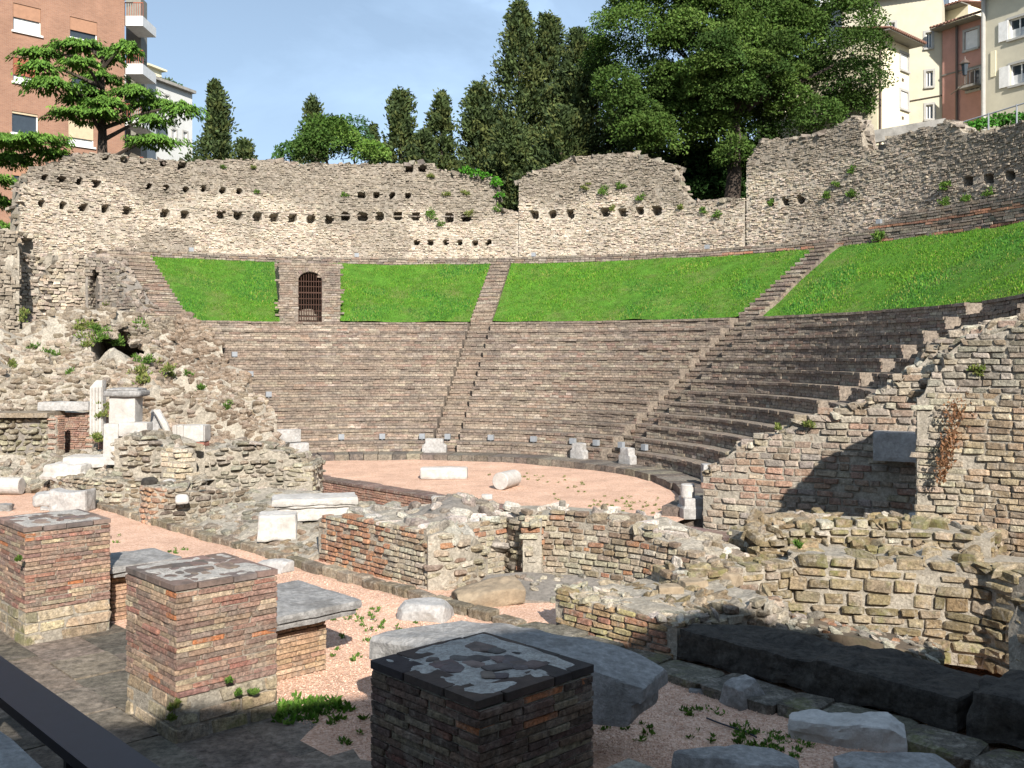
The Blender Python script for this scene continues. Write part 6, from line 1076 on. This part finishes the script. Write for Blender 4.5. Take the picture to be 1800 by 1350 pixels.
class Fac:
    """an upright house front between two image columns"""
    def __init__(s, pl, Dl, pr, Dr): s.A = np.array([(pl - CX) / F * Dl, Dl]); B = np.array([(pr - CX) / F * Dr, Dr]); s.w = np.linalg.norm(B - s.A); s.u = (B - s.A) / s.w; n = np.array([s.u[1], -s.u[0]]); s.n = n if n @ (-s.A) > 0 else -n; s.ax = np.array([(*s.u, 0), (*s.n, 0), (0, 0, 1.0)])
    def uz(s, px, py):
        k = (px - CX) / F; x = (k * s.A[1] - s.A[0]) / (s.u[0] - k * s.u[1]); D = s.A[1] + x * s.u[1]; return x, CH + (HY - py) / F * D
    def p(s, x, z, out=0.0): q = s.A + x * s.u + out * s.n; return np.array([q[0], q[1], z])
    def box(s, x0, x1, z0, z1, o0, o1): return (s.p((x0 + x1) / 2, (z0 + z1) / 2, (o0 + o1) / 2), ((x1 - x0) / 2, (o1 - o0) / 2, (z1 - z0) / 2), s.ax)
    def rect(s, px0, px1, y0, y1): a = s.uz(px0, (y0 + y1) / 2); b = s.uz(px1, (y0 + y1) / 2); m = (px0 + px1) / 2; return a[0], b[0], s.uz(m, y1)[1], s.uz(m, y0)[1]
    def wall(s, root, mat, zb, zt, ops, depth=6.0, name='wall'):
        us = sorted({0.0, s.w} | {v for o in ops for v in o[:2]}); zs = sorted({zb, zt} | {v for o in ops for v in o[2:4]}); mb = MB()
        for i in range(len(us) - 1):
            for j in range(len(zs) - 1):
                m = ((us[i] + us[i + 1]) / 2, (zs[j] + zs[j + 1]) / 2)
                if any(o[0] < m[0] < o[1] and o[2] < m[1] < o[3] for o in ops): continue
                mb.quad(s.p(us[i], zs[j]), s.p(us[i + 1], zs[j]), s.p(us[i + 1], zs[j + 1]), s.p(us[i], zs[j + 1]))
        for o in ops:
            c = [(o[0], o[2]), (o[1], o[2]), (o[1], o[3]), (o[0], o[3])]
            for k in range(4): mb.quad(s.p(*c[k]), s.p(*c[(k + 1) % 4]), s.p(*c[(k + 1) % 4], -0.3), s.p(*c[k], -0.3))
            mb.quad(*[s.p(*q, -0.3) for q in c])
        e = [(0, 0), (s.w, 0), (s.w, -depth), (0, -depth)]
        for k in (1, 2, 3): a, b = e[k], e[(k + 1) % 4]; mb.quad(s.p(a[0], zb, a[1]), s.p(b[0], zb, b[1]), s.p(b[0], zt, b[1]), s.p(a[0], zt, a[1]))
        mb.quad(*[s.p(x, zt, o) for x, o in e]); return mb.build(name, mat, root)
    def window(s, root, o, blind=None, bm='blind', shutters=None, sill=True, trim=False, curtain=False, bars=1):
        x0, x1, z0, z1 = o; w = 0.06; mb = MB()
        for b in ((x0, x0 + w, z0, z1), (x1 - w, x1, z0, z1), (x0 + w, x1 - w, z0, z0 + w), (x0 + w, x1 - w, z1 - w, z1)): mb.box(*s.box(*b, -0.17, -0.10))
        for k in range(bars): m = x0 + (x1 - x0) * (k + 1) / (bars + 1); mb.box(*s.box(m - 0.035, m + 0.035, z0 + w, z1 - w, -0.16, -0.11))
        wn = mb.build('window', M['white'], root); mb = MB(); mb.box(*s.box(x0 + 0.01, x1 - 0.01, z0 + 0.01, z1 - 0.01, -0.19, -0.175)); mb.build('pane', M['glass'], wn)
        if curtain: mb = MB(); mb.box(*s.box(x0 + w, x1 - w, z0 + w, z0 + (z1 - z0) * 0.5, -0.174, -0.172)); mb.build('curtain', M['curtain'], wn)
        if sill: mb = MB(); mb.box(*s.box(x0 - 0.1, x1 + 0.1, z0 - 0.12, z0, -0.1, 0.12)); mb.build('sill', M['white'] if not trim else M['trim'], wn)
        if blind: mb = MB(); mb.box(*s.box(x0 + 0.01, x1 - 0.01, z1 - (z1 - z0) * blind, z1 - 0.005, -0.09, -0.05)); mb.build('blind', M[bm], wn)
        if trim:
            mb = MB(); t = 0.13
            for b in ((x0 - t, x0, z0 - 0.0, z1 + t), (x1, x1 + t, z0, z1 + t), (x0, x1, z1, z1 + t)): mb.box(*s.box(*b, -0.02, 0.035))
            mb.build('surround', M['trim'], wn)
        for side in (shutters or ()):
            sw = (x1 - x0) / 2; xa, xb = (x0 - sw - 0.03, x0 - 0.03) if side == 'l' else (x1 + 0.03, x1 + sw + 0.03)
            if side == 'c': xa, xb = x0 + 0.02, x1 - 0.02
            mb = MB(); mb.box(*s.box(xa, xb, z0, z1, 0.04, 0.08)) if side != 'c' else mb.box(*s.box(xa, xb, z0 + 0.02, z1 - 0.02, -0.08, -0.03)); sh_ = mb.build('shutter', M['white'], wn)
# brick apartment block
f = Fac(-140, 57.5, 219, 66); root = thing('apartment_building', 'red brick apartment block with roller blinds behind the cedar', 'building', f.p(f.w / 2, 8)); ops = []; wins = []
for (x0, x1, y0, y1, bl, bm, cu) in ((23, 72, 10, 58, .5, 'blind', 1), (123, 171, 34, 70, .62, 'blind', 0), (23, 70, 104, 147, .7, 'blind3', 1), (126, 172, 124, 160, .4, 'blind', 0), (21, 67, 198, 236, .1, 'blind2', 0), (120, 165, 214, 256, .7, 'blind2', 1), (-90, -40, -5, 42, .5, 'blind', 0), (-90, -40, 92, 137, .4, 'blind', 0), (-90, -40, 186, 228, .6, 'blind', 0), (21, 67, 292, 328, .5, 'blind', 0), (122, 166, 300, 336, .5, 'blind', 0)):
    o = f.rect(x0, x1, y0, y1); ops.append(o); wins.append((o, bl, bm, cu))
zt = f.uz(219, -6)[1]; f.wall(root, M['apt'], 8.0, zt, ops, 12)
for o, bl, bm, cu in wins: f.window(root, o, bl, bm, None, True, False, cu, 0)
mb = MB(); mb.box(*f.box(-0.3, f.w + 0.35, zt, zt + 0.35, -12, 0.35)); mb.build('roof_slab', M['white'], root)
sd = Fac(220, 66.2, 254, 74)
for (y0, y1) in ((28, 45), (112, 130), (206, 222), (300, 316)):
    a = P(219, y1, 66.5); b = P(251, y0, 66.5); mb = MB(); mb.box(((a[0] + b[0]) / 2, 67.75, (a[2] + b[2]) / 2), ((b[0] - a[0]) / 2, 1.25, (b[2] - a[2]) / 2)); bal = mb.build('balcony', M['white'], root); mb = MB()
    for k in range(9): mb.box((a[0] + (b[0] - a[0]) * k / 8, 66.55, b[2] + 0.45), (0.015, 0.015, 0.45))
    mb.box(((a[0] + b[0]) / 2, 66.55, b[2] + 0.9), ((b[0] - a[0]) / 2, 0.03, 0.03)); mb.build('railing', M['blind3'], bal)
a = P(220, 330, 69.0); b = P(246, -6, 69.0); mb = MB(); mb.box(((a[0] + b[0]) / 2 + 0.02, 69.7, (a[2] + b[2]) / 2), ((b[0] - a[0]) / 2, 0.6, (b[2] - a[2]) / 2)); mb.build('loggia_wall', M['soff'], root)
# pale building with roof terrace further back
f = Fac(236, 74, 338, 80); root = thing('white_building', 'white building with roof terrace right of the brick block', 'building', f.p(f.w / 2, 8)); ops = [f.rect(272, 279, 222, 245), f.rect(303, 310, 228, 250), f.rect(255, 262, 160, 182), f.rect(290, 297, 168, 190), f.rect(318, 325, 180, 200), f.rect(322, 329, 232, 254)]; zt = f.uz(290, 148)[1]; f.wall(root, M['greyw'], 8, zt, ops, 9)
for o in ops: f.window(root, o, None, 'blind', None, False, True)
x0, _ = f.uz(250, 150); mb = MB(); mb.box(*f.box(x0, f.w, zt, zt + 0.22, -9, 0.4)); mb.build('cornice', M['conc'], root); mb = MB(); xa, _ = f.uz(278, 140); xb, _ = f.uz(302, 140); mb.box(*f.box(xa, xb, zt + 0.22, zt + 1.3, -5, -1)); mb.box(*f.box(xa - 0.3, xb + 0.3, zt + 1.3, zt + 1.45, -5.3, -0.7)); mb.build('roof_hut', M['cream'], root)
tip = f.p(f.uz(262, 100)[0], zt, -2); mb = MB(); mb.tube([tip, tip + np.array([0, 0, 2.2])], 0.025, 5)
for k in range(4): mb.box(tip + np.array([0, 0, 1.4 + 0.22 * k]), (0.45 - 0.06 * k, 0.012, 0.012))
mb.build('aerial', M['grey'], root)
rt = np.random.default_rng(3); broad('green potted plants along the white building roof terrace', 'plants', 'roof_plants', [(f.p(f.uz(x, 140)[0], zt + 0.5, -0.8), rt.uniform(0.3, 0.55)) for x in (262, 270, 305, 312, 320, 328)], f.p(f.uz(290, 140)[0], zt + 0.2, -0.8), 71, [(0.06, 0.12, 0.04), (0.1, 0.13, 0.06)], 300, 0.2, 0, 0)
# houses on the right
def eave(f, root, x0, x1, z, over=0.7, thick=0.16, slope=0.45, depth=4.0):
    mb = MB(); mb.box(*f.box(x0, x1, z, z + 0.06, -0.3, over - 0.05)); mb.build('eave_board', M['soff'], root); n = max(4, int((x1 - x0) / 0.22)); mb = MB()
    mb.add([f.p(x0, z + 0.062, over), f.p(x1, z + 0.062, over), f.p(x1, z + 0.10 + slope * depth, -depth), f.p(x0, z + 0.10 + slope * depth, -depth)], [[[0, 1, 2, 3]]])
    for i in range(n): x = x0 + (x1 - x0) * (i + 0.5) / n; mb.tube([f.p(x, z + 0.11, over + 0.05), f.p(x, z + 0.14 + slope * depth, -depth)], (x1 - x0) / n * 0.36, 6)
    return mb.build('roof', M['tiles'], root)
f = Fac(1543, 55.5, 1598, 58); root = thing('cream_house', 'narrow cream house with tiled eave right beside the leafy tree', 'house', f.p(f.w / 2, 14)); zt = f.uz(1570, 72)[1]; ops = [f.rect(1583, 1596, 95, 124), f.rect(1583, 1596, 161, 192)]; f.wall(root, M['cream'], 12, zt, ops, 5)
for o in ops: f.window(root, o, None, 'blind', ('c',), True, True)
eave(f, root, -0.3, f.w + 0.25, zt, 0.9, slope=0.3, depth=2.5); mb = MB(); mb.tube([f.p(0.1, zt, 0.1), f.p(0.1, 12, 0.1)], 0.07, 8); mb.build('downpipe', M['pipe'], root)
for (x0, x1, y0, y1) in ((1585, 1588, 138, 143), (1585, 1588, 205, 210)): a = f.rect(x0, x1, y0, y1); mb = MB(); mb.box(*f.box(*a, 0.0, 0.03)); mb.build('vent', M['pipe'], root)
f = Fac(1480, 62, 1656, 59.5); root = thing('beige_house', 'tall beige house with small stone-framed windows', 'house', f.p(f.w / 2, 14)); zt = f.uz(1600, -8)[1]; ops = [f.rect(1562, 1573, 40, 62), f.rect(1627, 1638, 57, 84), f.rect(1628, 1640, 125, 152), f.rect(1628, 1640, 184, 209)]; f.wall(root, M['beige'], 12, zt, ops, 7)
for o in ops: f.window(root, o, None, 'blind', None, True, True)
x0, z0 = f.uz(1598, 178); mb = MB(); mb.tube([f.p(x0, z0, 0.05), f.p(f.w, z0 + 0.15, 0.05)], 0.03, 6); mb.build('wall_pipe', M['pipe'], root); eave(f, root, -0.3, f.w + 0.1, zt, 0.6)
f = Fac(1656.5, 59.3, 1729, 57); root = thing('red_house', 'faded red house with tiled eave between beige and cream houses', 'house', f.p(f.w / 2, 14)); zt = f.uz(1690, 44)[1]; ops = [f.rect(1696, 1719, 53, 86), f.rect(1701, 1722, 122, 158)]; f.wall(root, M['redp'], 12, zt, ops, 6); f.window(root, ops[0], None, 'blind', ('c',), True, True); f.window(root, ops[1], None, 'blind', None, True, True)
eave(f, root, -0.3, f.w, zt, 0.8); x0, _ = f.uz(1684, 100); mb = MB(); mb.tube([f.p(x0, zt, 0.12), f.p(x0, 12, 0.12)], 0.08, 8); mb.build('downpipe', M['pipe'], root); x0, z0 = f.uz(1690, 124); mb = MB(); mb.box(*f.box(0, f.w, z0 - 0.04, z0 + 0.04, 0.0, 0.05)); mb.build('string_course', M['soff'], root)
a = f.rect(1697, 1727, 152, 156); mb = MB(); mb.box(*f.box(*a, 0.0, 0.7)); bal = mb.build('balcony', M['conc'], root); mb = MB()
for k in range(12): x = a[0] + (a[1] - a[0]) * k / 11; mb.box(*f.box(x - 0.012, x + 0.012, a[3], a[3] + 0.75, 0.66, 0.69))
mb.box(*f.box(a[0], a[1], a[3] + 0.75, a[3] + 0.79, 0.65, 0.70)); mb.build('railing', M['pipe'], bal)
f2 = Fac(1640, 64, 1702, 62); root = thing('yellow_house', 'yellow house top with dark eave above the red house roof', 'house', f2.p(f2.w / 2, 14)); zt2 = f2.uz(1675, 17)[1]; f2.wall(root, M['cream'], 12, zt2, [], 5); eave(f2, root, 0.4, f2.w, zt2, 0.8, slope=0.2)
for k, (x0, x1) in enumerate(((1664, 1690), (1699, 1717))):
    a = P(x0, 40, 66); b = P(x1, -18, 66); mb = MB(); mb.box(((a[0] + b[0]) / 2, 66, (a[2] + b[2]) / 2), ((b[0] - a[0]) / 2, 0.4, (b[2] - a[2]) / 2)); o = mb.build('chimney_stack', M['white']); tag(o, ['wide', 'narrow'][k] + ' white chimney stack above the roofs at the top right', 'chimney', kind='thing')
f = Fac(1731, 56.2, 1860, 52.5); root = thing('cream_villa', 'cream house with white shutters at the right edge', 'house', f.p(f.w / 2, 14)); ops = [f.rect(1774, 1808, 30, 65), f.rect(1776, 1812, 110, 147), f.rect(1742, 1751, 90, 135)]; zt = f.uz(1780, -20)[1]; f.wall(root, M['beige'], 12, zt, ops[:2], 7)
f.window(root, ops[0], None, 'blind', ('l', 'r'), True, True, True); f.window(root, ops[1], None, 'blind', ('l', 'r'), True, True, True); mb = MB(); o = ops[2]; mb.box(*f.box(*o, 0.0, 0.05)); mb.build('blind_window', M['cream'], root); mb = MB(); mb.tube([f.p(0.0, zt, 0.12), f.p(0.0, 12, 0.12)], 0.12, 8); mb.build('downpipe', M['trim'], root); eave(f, root, -0.3, f.w, zt, 0.6)
f = Fac(1440, 64, 1546, 62.5); root = thing('grey_house', 'pale grey house mostly hidden by the leafy tree', 'house', f.p(f.w / 2, 14)); ops = [f.rect(1505, 1520, 5, 24)]; f.wall(root, M['greyw'], 12, f.uz(1500, -25)[1], ops, 2.0); f.window(root, ops[0], None, 'blind', None, True, True)
f = Fac(1330, 65, 1440, 64); root = thing('cream_wall_house', 'long cream house seen in scraps through the leafy tree', 'house', f.p(f.w / 2, 12)); f.wall(root, M['cream'], 9, f.uz(1300, 160)[1], [], 5)
# street lamp, parapet and railing before the houses
root = thing('street_lantern', 'old iron street lantern on a bracket before the red house', 'street lamp', P(1697, 150, 54)); c = P(1696, 121, 54); mb = MB(); lathe(mb, [(0.12, -0.35), (0.2, 0.25), (0.22, 0.27)], c, None, 6); mb.build('lantern_glass', M['glass'], root); mb = MB(); lathe(mb, [(0.3, 0.27), (0.12, 0.48), (0.05, 0.5), (0.02, 0.68)], c, None, 6); mb.build('lantern_roof', M['pipe'], root); mb = MB(); mb.tube([c + np.array([0, 0, -0.35]), c + np.array([0, 0, -0.8]), c + np.array([0.4, 2.6, -0.7])], 0.03, 6); mb.build('bracket', M['pipe'], root)
f = Fac(1512, 46.5, 1662, 45); root = thing('concrete_parapet', 'grey concrete parapet below the cream and beige houses', 'parapet', f.p(f.w / 2, 12)); mb = MB(); za = f.uz(1585, 242)[1]; zt = f.uz(1585, 222)[1]
mb.add([f.p(0, za - 0.2), f.p(f.w, za + 0.25), f.p(f.w, zt + 0.2), f.p(0, zt - 0.12), f.p(0, za - 0.2, -0.3), f.p(f.w, za + 0.25, -0.3), f.p(f.w, zt + 0.2, -0.3), f.p(0, zt - 0.12, -0.3)], [BOXF[:, ::-1]]); mb.build('panel', M['conc'], root); mb = MB(); mb.add([f.p(0, 9, -0.5), f.p(f.w, 9, -0.5), f.p(f.w, za + 0.2, -0.5), f.p(0, za - 0.25, -0.5), f.p(0, 9, -0.8), f.p(f.w, 9, -0.8), f.p(f.w, za + 0.2, -0.8), f.p(0, za - 0.25, -0.8)], [BOXF[:, ::-1]]); mb.build('footing', M['conc'], root)
f = Fac(1690, 42.5, 1850, 39.5); root = thing('pipe_railing', 'thin steel pipe railing along the lane under the cream house', 'railing', f.p(f.w / 2, 12.5)); za, zb_ = f.uz(1697, 214)[1], f.uz(1790, 200)[1]; mb = MB(); mb.tube([f.p(0, za, 0), f.p(f.w, zb_ + 0.5, 0)], 0.03, 6); mb.build('rail', M['grey'], root)
for k in range(4): x = f.w * k / 3.2; zz = za + (zb_ + 0.5 - za) * x / f.w; mb = MB(); mb.tube([f.p(x, zz - 1.1, 0), f.p(x, zz + 0.05, 0)], 0.035, 6); mb.build('post', M['grey'], root)
# the town house across the street behind the viewer, whose roof line shades the near ground
prof = [(-40, 9.8), (-8.6, 9.8), (-1.2, 10.0), (1.6, 10.5), (4.6, 11.3), (7.7, 12.6), (9.2, 12.4), (9.9, 11.4), (40, 11.4)]
for k, (lab, seg) in enumerate((('lower town house across the street behind the viewer', prof[:4]), ('taller town house across the street behind the viewer', prof[3:]))):
    n = len(seg); V = [(x, -6.0, z) for x, z in seg] + [(x, -16.0, z) for x, z in seg] + [(x, -6.0, -1.2) for x, z in seg] + [(x, -16.0, -1.2) for x, z in seg]
    Q = [[i, i + 1, n + i + 1, n + i] for i in range(n - 1)] + [[2 * n + i, 2 * n + i + 1, i + 1, i] for i in range(n - 1)] + [[3 * n + i + 1, 3 * n + i, n + i, n + i + 1] for i in range(n - 1)] + [[2 * n, 0, n, 3 * n], [3 * n - 1, 4 * n - 1, 2 * n - 1, n - 1]]
    mb = MB(); mb.add(V, [Q]); o = mb.build('town_house', M['soff']); tag(o, lab, 'building', kind='thing')
